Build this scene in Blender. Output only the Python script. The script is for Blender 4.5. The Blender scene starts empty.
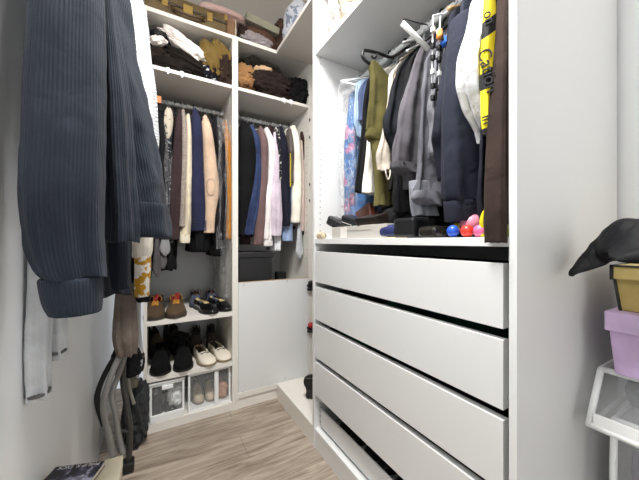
import bpy, bmesh, math, random
from mathutils import Vector, Matrix, noise
R=math.radians; PI=math.pi
sc=bpy.context.scene; COL=sc.collection
random.seed(4)
# ------------------------------------------------------------------ survey helpers
YAW=R(29.6); FPX=290.; H=1.10; HZ=241.
def dirn(u):
    a=(u-319.5)/FPX
    return (math.sin(YAW)+math.cos(YAW)*a, math.cos(YAW)-math.sin(YAW)*a)
def P(u,v,x=None,y=None,z=None):
    dx,dy=dirn(u)
    s = x/dx if x is not None else (y/dy if y is not None else (z-H)*FPX/(HZ-v))
    return Vector((dx*s,dy*s,H+s*(HZ-v)/FPX))
def X(u,y): return P(u,0,y=y).x
def Y(u,x): return P(u,0,x=x).y
# ------------------------------------------------------------------ materials
def lin(h):
    h=h.lstrip('#'); o=[]
    for i in (0,2,4):
        c=int(h[i:i+2],16)/255; o.append(c/12.92 if c<=.04045 else ((c+.055)/1.055)**2.4)
    return (*o,1)
MC={}
def newmat(name):
    m=bpy.data.materials.new(name); m.use_nodes=True
    nt=m.node_tree; return m,nt,nt.nodes['Principled BSDF']
def plain(h,rough=.5,metal=0,coat=0,spec=.5,name=None):
    k=('p',h,rough,metal,coat)
    if k in MC: return MC[k]
    m,nt,b=newmat(name or 'plain_'+h.strip('#'))
    b.inputs['Base Color'].default_value=lin(h); b.inputs['Roughness'].default_value=rough
    b.inputs['Metallic'].default_value=metal; b.inputs['Coat Weight'].default_value=coat
    b.inputs['Specular IOR Level'].default_value=spec
    n=nt.nodes.new('ShaderNodeTexNoise'); n.inputs['Scale'].default_value=60
    bp=nt.nodes.new('ShaderNodeBump'); bp.inputs['Strength'].default_value=.03; bp.inputs['Distance'].default_value=.002
    nt.links.new(n.outputs[0],bp.inputs['Height']); nt.links.new(bp.outputs[0],b.inputs['Normal'])
    MC[k]=m; return m
def cloth(h,weave=900,bump=.25,rough=.9,sheen=.15,h2=None,pscale=8,ribs=0,thr=None,wr=.35,metal=0):
    k=('c',h,weave,bump,rough,h2,pscale,ribs,thr,wr)
    if k in MC: return MC[k]
    m,nt,b=newmat('fabric_'+h.strip('#')); L=nt.links.new; N=nt.nodes.new
    b.inputs['Roughness'].default_value=rough; b.inputs['Sheen Weight'].default_value=sheen*min(1,sum(lin(h)[:3])*1.5)
    b.inputs['Specular IOR Level'].default_value=.2
    tc=N('ShaderNodeTexCoord')
    n=N('ShaderNodeTexNoise'); n.inputs['Scale'].default_value=pscale; n.inputs['Detail'].default_value=4
    L(tc.outputs['Object'],n.inputs['Vector'])
    r=N('ShaderNodeValToRGB'); c=lin(h)
    if h2: c2=lin(h2)
    else: c2=tuple(min(1,x*1.25+.002) for x in c[:3])+(1,)
    lo,hi=(.4,.6) if thr is None else (thr,thr+.02)
    r.color_ramp.elements[0].position=lo; r.color_ramp.elements[1].position=hi
    r.color_ramp.elements[0].color=c; r.color_ramp.elements[1].color=c2
    L(n.outputs[0],r.inputs[0]); L(r.outputs[0],b.inputs['Base Color'])
    f=N('ShaderNodeTexNoise'); f.inputs['Scale'].default_value=weave; f.inputs['Detail'].default_value=2
    L(tc.outputs['Object'],f.inputs['Vector'])
    w=N('ShaderNodeTexNoise'); w.inputs['Scale'].default_value=14; w.inputs['Detail'].default_value=3; w.inputs['Distortion'].default_value=.8
    L(tc.outputs['Object'],w.inputs['Vector'])
    b1=N('ShaderNodeBump'); b1.inputs['Strength'].default_value=wr; b1.inputs['Distance'].default_value=.02
    L(w.outputs[0],b1.inputs['Height'])
    b2=N('ShaderNodeBump'); b2.inputs['Strength'].default_value=bump; b2.inputs['Distance'].default_value=.002
    L(f.outputs[0],b2.inputs['Height']); L(b1.outputs[0],b2.inputs['Normal']); last=b2
    if ribs:
        sx=N('ShaderNodeSeparateXYZ'); L(tc.outputs['UV'],sx.inputs[0])
        mu=N('ShaderNodeMath'); mu.operation='MULTIPLY'; mu.inputs[1].default_value=ribs*2*PI; L(sx.outputs[0],mu.inputs[0])
        si=N('ShaderNodeMath'); si.operation='SINE'; L(mu.outputs[0],si.inputs[0])
        b3=N('ShaderNodeBump'); b3.inputs['Strength'].default_value=.55; b3.inputs['Distance'].default_value=.0011
        L(si.outputs[0],b3.inputs['Height']); L(b2.outputs[0],b3.inputs['Normal']); last=b3
    L(last.outputs[0],b.inputs['Normal'])
    MC[k]=m; return m
def clear(h='#ffffff',alpha=.25,rough=.12,crinkle=.6,name='clear_plastic',patch=True):
    k=('t',h,alpha,rough,crinkle)
    if k in MC: return MC[k]
    m=bpy.data.materials.new(name); m.use_nodes=True; nt=m.node_tree; nt.nodes.clear(); N=nt.nodes.new; L=nt.links.new
    o=N('ShaderNodeOutputMaterial'); mx=N('ShaderNodeMixShader'); t=N('ShaderNodeBsdfTransparent'); g=N('ShaderNodeBsdfPrincipled')
    g.inputs['Base Color'].default_value=lin(h); g.inputs['Roughness'].default_value=rough
    tc=N('ShaderNodeTexCoord'); n=N('ShaderNodeTexNoise'); n.inputs['Scale'].default_value=28; n.inputs['Detail'].default_value=5; n.inputs['Distortion'].default_value=1.5
    bp=N('ShaderNodeBump'); bp.inputs['Strength'].default_value=crinkle; bp.inputs['Distance'].default_value=.03
    L(tc.outputs['Object'],n.inputs['Vector']); L(n.outputs[0],bp.inputs['Height']); L(bp.outputs[0],g.inputs['Normal'])
    rp=N('ShaderNodeValToRGB'); rp.color_ramp.elements[0].position=.45; rp.color_ramp.elements[1].position=.72
    rp.color_ramp.elements[0].color=(alpha*(.6 if patch else 1),)*3+(1,); rp.color_ramp.elements[1].color=(min(1,alpha*(2.6 if patch else 1.25)),)*3+(1,)  # noise in the opacity paints patchy highlights onto the film
    L(n.outputs[0],rp.inputs[0]); L(rp.outputs[0],mx.inputs[0]); L(t.outputs[0],mx.inputs[1]); L(g.outputs[0],mx.inputs[2]); L(mx.outputs[0],o.inputs[0])
    MC[k]=m; return m
def wall_mat(h,name,rough=.6,bs=90,st=.08):
    m,nt,b=newmat(name); b.inputs['Base Color'].default_value=lin(h); b.inputs['Roughness'].default_value=rough
    n=nt.nodes.new('ShaderNodeTexNoise'); n.inputs['Scale'].default_value=bs; n.inputs['Detail'].default_value=4
    bp=nt.nodes.new('ShaderNodeBump'); bp.inputs['Strength'].default_value=st; bp.inputs['Distance'].default_value=.003
    tc=nt.nodes.new('ShaderNodeTexCoord'); nt.links.new(tc.outputs['Object'],n.inputs['Vector'])
    nt.links.new(n.outputs[0],bp.inputs['Height']); nt.links.new(bp.outputs[0],b.inputs['Normal']); return m
def floor_mat():
    m,nt,b=newmat('oak_laminate'); N=nt.nodes.new; L=nt.links.new
    tc=N('ShaderNodeTexCoord'); mp=N('ShaderNodeMapping'); mp.inputs['Location'].default_value=(.37,.06,0); L(tc.outputs['Object'],mp.inputs[0])
    br=N('ShaderNodeTexBrick'); br.inputs['Scale'].default_value=1; br.inputs['Brick Width'].default_value=1.25; br.inputs['Row Height'].default_value=.19
    br.inputs['Mortar Size'].default_value=.0012; br.inputs['Color1'].default_value=lin('#bdb0a1'); br.inputs['Color2'].default_value=lin('#ad9f90')
    br.inputs['Mortar'].default_value=lin('#7d7062'); br.offset=.37; L(mp.outputs[0],br.inputs[0])
    ms=N('ShaderNodeMapping'); ms.inputs['Scale'].default_value=(1.6,14,1); L(tc.outputs['Object'],ms.inputs[0])
    n=N('ShaderNodeTexNoise'); n.inputs['Scale'].default_value=2.2; n.inputs['Detail'].default_value=9; n.inputs['Roughness'].default_value=.65; n.inputs['Distortion'].default_value=.7
    L(ms.outputs[0],n.inputs[0])
    rp=N('ShaderNodeValToRGB'); rp.color_ramp.elements[0].position=.32; rp.color_ramp.elements[0].color=lin('#8d8074'); rp.color_ramp.elements[1].position=.66; rp.color_ramp.elements[1].color=lin('#ffffff')
    L(n.outputs[0],rp.inputs[0])
    mx=N('ShaderNodeMixRGB'); mx.blend_type='MULTIPLY'; mx.inputs[0].default_value=.85; L(br.outputs[0],mx.inputs[1]); L(rp.outputs[0],mx.inputs[2])
    L(mx.outputs[0],b.inputs['Base Color']); b.inputs['Roughness'].default_value=.42
    bp=N('ShaderNodeBump'); bp.inputs['Strength'].default_value=.15; bp.inputs['Distance'].default_value=.002; L(n.outputs[0],bp.inputs['Height']); L(bp.outputs[0],b.inputs['Normal'])
    return m
WHITE=plain('#e2e3e2',.42,name='white_laminate')
WHITEW=plain('#e6e2da',.42,name='warm_white_laminate')
DARKHOLE=plain('#4a4a4a',.8)
WPL=plain('#eef0ef',.35); BPL=plain('#131314',.4); CHROME=plain('#c9cbcc',.22,1); GREYMET=plain('#8d8f90',.35,1)
# ------------------------------------------------------------------ mesh helpers
def obj(name,bm,mats,parent=None,smooth=False,bevel=0,loc=None,rot=None):
    me=bpy.data.meshes.new(name); bm.normal_update(); bm.to_mesh(me); bm.free()
    for m in (mats if isinstance(mats,(list,tuple)) else [mats]): me.materials.append(m)
    if smooth: me.polygons.foreach_set('use_smooth',[True]*len(me.polygons))
    o=bpy.data.objects.new(name,me); COL.objects.link(o)
    if parent: o.parent=parent
    if loc is not None: o.location=loc
    if rot is not None: o.rotation_euler=rot
    if bevel:
        b=o.modifiers.new('b','BEVEL'); b.width=bevel; b.segments=2; b.limit_method='ANGLE'
        if not smooth: me.polygons.foreach_set('use_smooth',[False]*len(me.polygons))
    return o
def tag(o,label,cat,group=None,kind=None):
    if label: o['label']=label
    if cat: o['category']=cat
    if group: o['group']=group
    if kind: o['kind']=kind
    return o
def thing(name,label,cat,loc=(0,0,0),rz=0,group=None):
    o=bpy.data.objects.new(name,None); COL.objects.link(o); o.location=loc; o.rotation_euler=(0,0,rz); o.empty_display_size=.1
    return tag(o,label,cat,group)
def B(): return bmesh.new()
def box(bm,x0,x1,y0,y1,z0,z1,mi=0,M=None):
    vs=[bm.verts.new((x,y,z)) for x in (x0,x1) for y in (y0,y1) for z in (z0,z1)]
    if M is not None:
        for v in vs: v.co=M@v.co
    for f in ((0,1,3,2),(4,6,7,5),(0,4,5,1),(2,3,7,6),(0,2,6,4),(1,5,7,3)):
        fc=bm.faces.new([vs[i] for i in f]); fc.material_index=mi
    return bm
def bx(*a,**k): return box(B(),*a,**k)
def catmull(pts,n):
    pts=[Vector(p) for p in pts]; out=[]
    m=len(pts)-1
    for i in range(n+1):
        t=i/n*m; k=min(int(t),m-1); f=t-k
        p1,p2=pts[k],pts[k+1]; p0=pts[k-1] if k>0 else p1; p3=pts[k+2] if k+2<=m else p2
        out.append(.5*((2*p1)+(p2-p0)*f+(2*p0-5*p1+4*p2-p3)*f*f+(3*p1-p0-3*p2+p3)*f**3))
    return out
def tube(bm,pts,r,seg=8,smooth_n=0,closed=False,mi=0,flat=1):
    pts=[Vector(p) for p in pts]
    if smooth_n: pts=catmull(pts,smooth_n)
    rs=r if isinstance(r,(list,tuple)) else [r]*len(pts)
    if len(rs)!=len(pts): rs=[rs[min(len(rs)-1,int(i/len(pts)*len(rs)))] for i in range(len(pts))]
    n=len(pts); up=None; rings=[]
    for i,p in enumerate(pts):
        if closed: t=(pts[(i+1)%n]-pts[i-1])
        else: t=(pts[min(i+1,n-1)]-pts[max(i-1,0)])
        t.normalize()
        if up is None:
            up=t.orthogonal().normalized()
        else:
            up=(up-t*up.dot(t))
            up=up.normalized() if up.length>1e-6 else t.orthogonal().normalized()
        s=t.cross(up)
        rings.append([bm.verts.new(p+rs[i]*(math.cos(2*PI*k/seg)*up+flat*math.sin(2*PI*k/seg)*s)) for k in range(seg)])
    m=n if closed else n-1
    for i in range(m):
        a,b=rings[i],rings[(i+1)%n]
        for k in range(seg):
            f=bm.faces.new((a[k],a[(k+1)%seg],b[(k+1)%seg],b[k])); f.material_index=mi
    if not closed:
        for rg in (rings[0][::-1],rings[-1]):
            f=bm.faces.new(rg); f.material_index=mi
    return bm
def cyl(bm,c,r,h,axis='z',seg=20,mi=0,r2=None):
    c=Vector(c); d={'x':Vector((1,0,0)),'y':Vector((0,1,0)),'z':Vector((0,0,1))}[axis]
    return tube(bm,[c-d*h/2,c+d*h/2],[r,r if r2 is None else r2],seg,mi=mi)
def loft(rings,n=40,M=48,fold=.0,k=7,seed=0,sq=2.3,wob=.01,cap=True,bm=None,mi=0,ftop=0.1):
    """rings: (cx,cy,z,a,b) horizontal sections from top to bottom; folds deepen towards the hem"""
    bm=bm or B(); rg=[Vector((*r[:3],)) for r in rings]; ab=[Vector((r[3],r[4],0)) for r in rings]
    C=catmull(rg,M); A=catmull(ab,M); uvl=bm.loops.layers.uv.verify()
    rn=random.Random(seed); ph=[rn.uniform(0,6.28) for _ in range(4)]
    per=PI*(max(r[3] for r in rings)+max(r[4] for r in rings)); rows=[]
    for i in range(M+1):
        c=C[i]; a,b=max(A[i].x,.002),max(A[i].y,.002); t=i/M; row=[]
        fs=fold*(ftop+(1-ftop)*t**1.2)
        wx=wob*t*noise.noise(Vector((seed,c.z*5,1))); wy=wob*t*noise.noise(Vector((seed+9,c.z*5,4)))
        for j in range(n):
            th=2*PI*j/n; cs,sn=math.cos(th),math.sin(th)
            px=a*math.copysign(abs(cs)**(2/sq),cs); py=b*math.copysign(abs(sn)**(2/sq),sn)
            d=fs*(math.sin(k*th+ph[0]+2*noise.noise(Vector((seed,c.z*3,0))))+.5*math.sin((2*k+1)*th+ph[1]+c.z*4))
            d+=fs*.9*noise.noise(Vector((px*16+seed,py*16,c.z*7)))+fs*.5*noise.noise(Vector((px*40+seed,py*40,c.z*22)))
            nx,ny=cs/a,sn/b; l=math.hypot(nx,ny); 
            row.append(bm.verts.new((c.x+px+wx+d*nx/l,c.y+py+wy+d*ny/l,c.z+fs*.4*math.sin(k*th+ph[2])*(t**6))))
        rows.append(row)
    for i in range(M):
        for j in range(n):
            j2=(j+1)%n
            f=bm.faces.new((rows[i][j],rows[i+1][j],rows[i+1][j2],rows[i][j2])); f.material_index=mi
            for lp,(uu,vv) in zip(f.loops,((j,i),(j,i+1),(j+1,i+1),(j+1,i))): lp[uvl].uv=(uu/n*per,vv/M*abs(rings[0][2]-rings[-1][2]))
    if cap:
        for rr in (rows[0],rows[-1][::-1]):
            f=bm.faces.new(rr); f.material_index=mi
    return bm
def tri_cap_safe(bm): return bm
def crumple(size,seed=0,res=5,amp=.18,freq=2.2,stretch=(1,1,1),sq=2.6,flat=.0,bm=None):
    """a heap of cloth: rounded block with deep creases, sitting on z=0"""
    bm=B(); bmesh.ops.create_icosphere(bm,subdivisions=res,radius=1)
    sx,sy,sz=size
    for v in bm.verts:
        d=v.co.normalized(); l=(abs(d.x)**sq+abs(d.y)**sq+abs(d.z)**sq)**(-1/sq); p=d*l
        q=Vector((p.x*stretch[0]*freq+seed*3.1,p.y*stretch[1]*freq,p.z*stretch[2]*freq))
        w=noise.noise_vector(q*.7)*.9; q2=q+w
        n1=noise.noise(q2); n2=noise.noise(q2*1.9+Vector((5,1,2))); n3=noise.noise(q2*4.4+Vector((2,7,2)))
        d2=amp*(1.1*noise.noise(q*.9)+.2-.6*math.exp(-(n1/.11)**2)-.28*math.exp(-(n2/.13)**2)+.35*abs(n2)+.12*n3)
        p=p*(1+d2)
        z=(p.z+1)/2*sz
        if z<0: z=0
        v.co=(p.x*sx/2,p.y*sy/2,z)
    zmin=min(v.co.z for v in bm.verts)
    for v in bm.verts: v.co.z-=zmin
    return bm
def heap(name,label,cat,loc,size,m,seed,rz=0,rx=0,ry=0,group=None,amp=.18,freq=2.2,stretch=(1,1,1),res=5,sq=2.6):
    o=obj(name,crumple(size,seed,res,amp,freq,stretch,sq),m,smooth=True,loc=loc,rot=(rx,ry,rz)); return tag(o,label,cat,group)
def rbox(x0,x1,y0,y1,z0,z1,**k): return bx(x0,x1,y0,y1,z0,z1,**k)
# ------------------------------------------------------------------ room
WL=-.25; WR=1.405; WB=2.52; WF=-2.6; CE=2.82
def struct(name,bm,m,**k): return tag(obj(name,bm,m,**k),None,None,kind='structure')
wm=wall_mat('#eceef0','painted_wall',.35); wb=wall_mat('#e8decf','back_wall_paint',.6)
struct('floor',bx(WL-.1,WR+.1,WF-.1,WB+.1,-.06,0),floor_mat())
struct('ceiling',bx(WL-.1,WR+.1,WF-.1,WB+.1,CE,CE+.06),wall_mat('#efe5d6','ceiling_paint',.7))
struct('wall_left',bx(WL-.1,WL,WF-.1,WB+.1,0,CE),wm)
struct('wall_right',bx(WR,WR+.1,WF-.1,WB+.1,0,CE),wm)
fw=bx(WL,0,WF-.1,WF,0,CE); box(fw,1.15,WR,WF-.1,WF,0,CE); box(fw,0,1.15,WF-.1,WF,2.3,CE); struct('wall_front',fw,wm)  # unseen doorway opening put in to carry the fill light
tr=bx(-.05,0,WF,WF+.02,0,2.35); box(tr,1.15,1.2,WF,WF+.02,0,2.35); box(tr,0,1.15,WF,WF+.02,2.3,2.35)
struct('trim_1',tr,WHITE)
# ------------------------------------------------------------------ wardrobes
def pins(bm,pts,axis,mi=1,r=.003):
    for p in pts: cyl(bm,p,r,.0012,axis,8,mi)
YF=1.912; XF=.737; T=.018
ZT=2.435; ZS=2.111
def rail(parent,a,b,r,n,axis):
    bm=tube(B(),[a,b],r,14); o=obj('clothes_rail',bm,WPL,parent,smooth=True)
    a=Vector(a); b=Vector(b); cb=B()
    for i in range(n):
        p=a.lerp(b,(i+.5)/n); d=(b-a).normalized()
        cb=B(); tube(cb,[p-d*.011,p+d*.011],r*1.22,12)
        obj('rail_sleeve',cb,plain('#e4e6e6',.4),o,smooth=True)
    for p,s in ((a,1),(b,-1)):
        d=(b-a).normalized()*s; obj('rail_bracket',tube(B(),[p,p+d*.012],r*1.9,14),WPL,parent,smooth=True)
    return o
# --- left bay of the back run
XL=-.056; XD=.455; XR2=.992
def back_bay(label,x0,x1,hasback=True,extra=None):
    w=thing('open_wardrobe',label,'wardrobe',((x0+x1)/2,YF+.29,0))
    off=Vector((-(x0+x1)/2,-(YF+.29),0))
    def part(name,bm,m=WHITEW,**k):
        bmesh.ops.translate(bm,verts=bm.verts,vec=off); return obj(name,bm,m,w,**k)
    for xa in (x0,x1-T):
        bm=bx(xa,xa+T,YF,YF+.58,0,ZT)
        xs=xa+T+.0003 if xa==x0 else xa-.0003
        pins(bm,[(xs,YF+yy,z) for yy in (.035,) for z in [i*.064+.14 for i in range(35)]],'x')
        part('side_panel',bm,[WHITEW,DARKHOLE])
    part('top_panel',bx(x0+T,x1-T,YF+.001,YF+.58,ZT-.024,ZT),bevel=.001)
    part('back_panel',bx(x0+T,x1-T,YF+.57,YF+.578,.05,ZT-.024),plain('#d5d7d8',.5))
    part('shelf',bx(x0+T,x1-T,YF+.003,YF+.569,ZS-.022,ZS),bevel=.001)
    return w,part,off
w1,part1,off1=back_bay('white open wardrobe bay with shoe shelves against the back wall, left of the pair',XL,XD)
for z in (.640,.318): part1('shelf',bx(XL+T,XD-T,YF+.003,YF+.569,z-.027,z),bevel=.001)
part1('base_panel',bx(XL+T,XD-T,YF+.003,YF+.569,.03,.05))
part1('plinth',bx(XL+T,XD-T,YF+.004,YF+.02,0,.03))
ZR=2.03; YR=YF+.29
rail(w1,Vector((XL+T,YR,ZR))+off1,Vector((XD-T,YR,ZR))+off1,.0125,11,'x')
bmc=B()
for u,v in ((168,77),(182,81)): 
    p=P(u,v,y=YF); bmc=B(); box(bmc,p.x-.008,p.x+.008,YF-.002,YF+.02,ZS-.026,ZS+.003); box(bmc,p.x-.003,p.x+.004,YF-.005,YF-.002,ZS-.036,ZS-.015)
    part1('shelf_clip',bmc,WPL)
w2,part2,off2=back_bay('white open wardrobe bay with a closed lower front in the back corner',XD+.0005,XR2+.02)
part2('shelf',bx(XD+T,XR2+.002,YF+.02,YF+.569,.74,.76))
fp=bx(XD+T+.002,XR2+.001,YF-.001,YF+.016,.105,.825)
for u,v in ((244,285),(287,281),(243,392),(285,378)):
    p=P(u,v,y=YF); cyl(fp,(p.x,YF-.0015,p.z),.004,.002,'y',10,1)
part2('front_panel',fp,[plain('#dcdddd',.4),GREYMET],bevel=.001)
part2('panel_edge',bx(XD+T+.002,XR2+.001,YF-.001,YF+.016,.8255,.8285),plain('#b59a78',.7))
part2('base_panel',bx(XD+T,XR2+.002,YF-.006,YF+.569,.07,.104),bevel=.001)
part2('plinth',bx(XD+T,XR2+.002,YF+.004,YF+.02,0,.07))
rail(w2,Vector((XD+T,YR,ZR))+off2,Vector((XR2+.001,YR,ZR))+off2,.0125,11,'x')
hb=B()
for z in (2.0,1.87,1.52,1.4): box(hb,XR2+.004,XR2+.012,YF-.004,YF,z-.012,z+.012); cyl(hb,(XR2+.008,YF-.005,z),.005,.003,'y',10,1)
part2('hinge_plate',hb,[GREYMET,DARKHOLE])
bmc=B()
for u,v in ((284,97),(291,100)):
    p=P(u,v,y=YF); bmc=B(); box(bmc,p.x-.010,p.x+.010,YF-.002,YF+.02,ZS-.026,ZS+.003); box(bmc,p.x,p.x+.005,YF-.005,YF-.002,ZS-.040,ZS-.015)
    part2('shelf_clip',bmc,WPL)
# --- corner bay
YR0=.362; YR1=1.372
wc=thing('corner_wardrobe_bay','white corner wardrobe bay with only base and top boards, beside the drawer wardrobe','wardrobe',(1.05,1.64,0))
oc=Vector((-1.05,-1.64,0))
def partc(name,bm,m=WHITEW,**k):
    bmesh.ops.translate(bm,verts=bm.verts,vec=oc); return obj(name,bm,m,wc,**k)
partc('base_panel',bx(XF+.002,1.38,YR1+.001,YF-.007,.085,.107),bevel=.001)
partc('plinth',bx(XF+.002,XF+.02,YR1+.001,YF-.007,0,.085))
partc('side_panel',bx(XR2+.021,1.38,YF-.001,YF+.017,0,ZT))
partc('top_panel',bx(XF+.002,1.38,YR1+.001,YF-.004,ZT-.024,ZT),bevel=.001)
partc('back_panel',bx(1.372,1.38,YR1+.001,YF-.007,.107,ZT-.024))
# --- right wardrobe with drawers
wr=thing('drawer_wardrobe','large white wardrobe with hanging rail above four drawers and a shoe tray, on the right','wardrobe',(1.05,.867,0))
orr=Vector((-1.05,-.867,0))
def partr(name,bm,m=WHITE,parent=None,**k):
    bmesh.ops.translate(bm,verts=bm.verts,vec=orr); return obj(name,bm,m,parent or wr,**k)
XB=1.385; YI0=YR0+T; YI1=YR1-.02
bm=bx(XF,XB,YR0,YI0,0,2.46); partr('side_panel',bm,bevel=.0008)
bm=bx(XF,XB,YI1,YR1,0,2.46)
pins(bm,[(XF+.035,YI1-.0003,.13+i*.032) for i in range(72)],'y',r=.0028)
pins(bm,[(XB-.12,YI1-.0003,.13+i*.032) for i in range(72)],'y',r=.0028)
partr('side_panel',bm,[WHITE,DARKHOLE])
partr('top_panel',bx(XF,XB,YI0,YI1,2.436,2.46))
partr('back_panel',bx(XB-.008,XB,YI0,YI1,.05,2.436),plain('#d5d7d8',.5))
partr('shelf',bx(XF+.004,XB-.009,YI0,YI1,2.088,2.112),bevel=.001)
ZC=1.110
partr('counter_board',bx(XF+.002,XB-.009,YI0,YI1,ZC-.024,ZC),bevel=.001)
partr('base_panel',bx(XF+.002,XB-.009,YI0,YI1,.083,.105),bevel=.001)
partr('plinth',bx(XF+.004,XF+.02,YI0,YI1,0,.083))
XRL=1.03
rl=rail(wr,Vector((XRL,YI0,ZR))+orr,Vector((XRL,YI1,ZR))+orr,.0145,5,'y')
DR=[(.885,1.045),(.687,.858),(.488,.662),(.287,.463)]
dl=[None]*4
for i,(a,b) in enumerate(DR):
    d=partr('drawer',bx(XF,XF+.024,YI0+.013,YI1-.008,a,b),plain('#dfe0df',.33),bevel=.0008)
    bb=bx(XF+.016,XB-.05,YI0+.02,YI0+.032,a+.01,b-.03); box(bb,XF+.016,XB-.05,YI1-.032,YI1-.02,a+.01,b-.03)
    box(bb,XB-.06,XB-.048,YI0+.02,YI1-.02,a+.01,b-.03); box(bb,XF+.016,XB-.05,YI0+.02,YI1-.02,a+.004,a+.012)
    bmesh.ops.translate(bb,verts=bb.verts,vec=orr)
    obj('drawer_box',bb,plain('#3a3a3b',.6),d)  # dark tone puts the interior shade into the colour
    for yy in (YI0+.006,YI1-.014):
        rr=bx(XF+.012,XB-.08,yy,yy+.010,b-.07,b-.05) if False else bx(XF+.02,XB-.08,yy,yy+.010,a+.02,a+.035)
        bmesh.ops.translate(rr,verts=rr.verts,vec=orr); obj('drawer_runner',rr,CHROME,d)
tb=bx(XF+.028,XF+.036,YI0+.02,YI1-.014,.118,.208)
tr_=partr('shoe_tray',tb,plain('#e4e6e6',.35),bevel=.003)
rb=tube(B(),[Vector((XF+.030,YI0+.02,.209))+orr,Vector((XF+.030,YI1-.014,.209))+orr],.006,10); obj('tray_rim',rb,WPL,tr_,smooth=True)
sb=bx(XF+.04,XB-.06,YI0+.02,YI0+.03,.118,.2); box(sb,XF+.04,XB-.06,YI1-.024,YI1-.014,.118,.2); box(sb,XF+.04,XB-.06,YI0+.02,YI1-.014,.118,.126)
bmesh.ops.translate(sb,verts=sb.verts,vec=orr); obj('tray_body',sb,plain('#c8cccc',.4),tr_)
# ------------------------------------------------------------------ garments
HM={'black':BPL,'white':WPL,'wood':plain('#b99468',.45),'grey':plain('#a8a8a8',.4),'wire':plain('#2a2a2a',.4,.6),'taupe':plain('#9a8d80',.45)}
def hanger(kind,label,loc,rz,group,w=.20,bar=False,drop=.075):
    t=thing('clothes_hanger',label,'clothes hanger',loc,rz,group); m=HM[kind]
    r=.0035 if kind in('white','black','grey','taupe') else .003
    pts=[(0.0,0,-drop),(0,0,-.045),(.004,0,-.030)]
    for k in range(9):
        an=R(-60+k*35); 
        if an>R(215): break
        pts.append((-.0+.0205*math.cos(an),0,-.001+.0205*math.sin(an)))
    pts=[(0,0,-drop),(0,0,-.04)]+[(.0205*math.cos(a),0,.0+.0205*math.sin(a)) for a in [R(-70+i*25) for i in range(11)]]
    obj('hook',tube(B(),pts,r*.9,8),m if kind!='wood' else GREYMET,t,smooth=True)
    sb=B(); s=[(-w,0,-drop-.065),(-w*.55,0,-drop-.03),(-.03,0,-drop-.004),(0,0,-drop),(.03,0,-drop-.004),(w*.55,0,-drop-.03),(w,0,-drop-.065)]
    tube(sb,s,r*1.7 if kind!='wood' else .008,8,24)
    if bar: tube(sb,[(-w,0,-drop-.065),(w,0,-drop-.065)],r*1.3,8)
    obj('shoulder_bar',sb,m,t,smooth=True)
    return t
def upper(name,label,cat,loc,rz,m,L=.70,SL=.62,hw=.20,t=.04,st=.045,sw=.035,fold=.010,group=None,seed=0,cuff=None,collar=None,buttons=None,sleeves=(-1,1),sx=.235,lin_=None,hemflare=.02,sfold=None,rib=None,top=-.085):
    g=thing(name,label,cat,loc,rz,group)
    rg=[(0,0,top,.035,t*.7),(0,0,top-.012,.075,t*.8),(0,0,top-.035,hw*.72,t),(0,0,top-.065,hw*.98,t),(0,0,top-.13,hw*1.02,t*1.05),
        (0,0,top-.3,hw*.98,t*1.0),(0,0,top-.3-(L-.3)*.5,hw+hemflare*.5,t*1.05),(0,0,top-L,hw+hemflare,t*1.1)]
    obj('body',loft(rg,64,64,fold,9,seed,2.6,wob=.008),m,g,smooth=True)
    sl=[]
    for s in sleeves:
        rg=[(s*(hw-.03),0,top-.055,.02,st*.6),(s*(hw-.005),0,top-.062,.032,st*.8),(s*(hw+.015),0,top-.085,.036,st),(s*(sx),0,top-.16,sw,st),
            (s*(sx+.008),0,top-.35,sw*.95,st*.95),(s*(sx+.004),-.004,top-.05-SL*.8,sw*.85,st*.82),(s*(sx-.005),-.006,top-.05-SL,sw*.75,st*.72)]
        o=obj('sleeve',loft(rg,40,60,(sfold if sfold is not None else fold*.55),5,seed+3+s,2.2,wob=.014),m,g,smooth=True); sl.append(o)
        if cuff:
            ch,cm,cs=cuff; z0=top-.05-SL
            obj('cuff',loft([(s*(sx-.005),-.006,z0+.004,sw*.75*cs,st*.72*cs),(s*(sx-.005),-.006,z0-ch*.5,sw*.8*cs,st*.78*cs),(s*(sx-.005),-.006,z0-ch,sw*.72*cs,st*.7*cs)],32,10,.001,5,seed,2.2,wob=0),cm,o,smooth=True)
        if buttons:
            bb=B()
            for k in range(4): cyl(bb,(s*(sx-.005)+s*sw*.55,-st*.62-.006,top-.05-SL+.03+k*.018),.0055,.006,'y',10)
            obj('button',bb,buttons,o)['kind']='stuff'
    if collar:
        tube_b=B(); pts=[(.07*math.cos(a)*1.0,t*1.15*math.sin(a),top+.012-.012*abs(math.cos(a))) for a in [R(i*30) for i in range(12)]]
        tube(tube_b,pts,.013,8,closed=True,flat=1.4); obj('collar',tube_b,collar,g,smooth=True)
    return g
def slab(name,label,cat,loc,rz,m,L=.6,hw=.17,t=.02,group=None,seed=0,fold=.006,top=-.14,x0=0,flare=0,waist=None,sq=3):
    g=thing(name,label,cat,loc,rz,group)
    rg=[(x0,0,top,hw*.97,.006),(x0,0,top-.008,hw,t*.8),(x0,0,top-.05,hw,t),(x0,0,top-L*.5,hw+flare*.5,t*1.15),(x0,0,top-L,hw+flare,t*1.2)]
    o=obj('cloth',loft(rg,56,60,fold,7,seed,sq),m,g,smooth=True)
    if waist: obj('hem',loft([(x0,0,top-L+.03,hw+flare+.003,t*1.28),(x0,0,top-L-.004,hw+flare+.003,t*1.28)],48,4,fold*.5,7,seed,sq,wob=0,ftop=1),waist,o,smooth=True)
    return g
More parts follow.
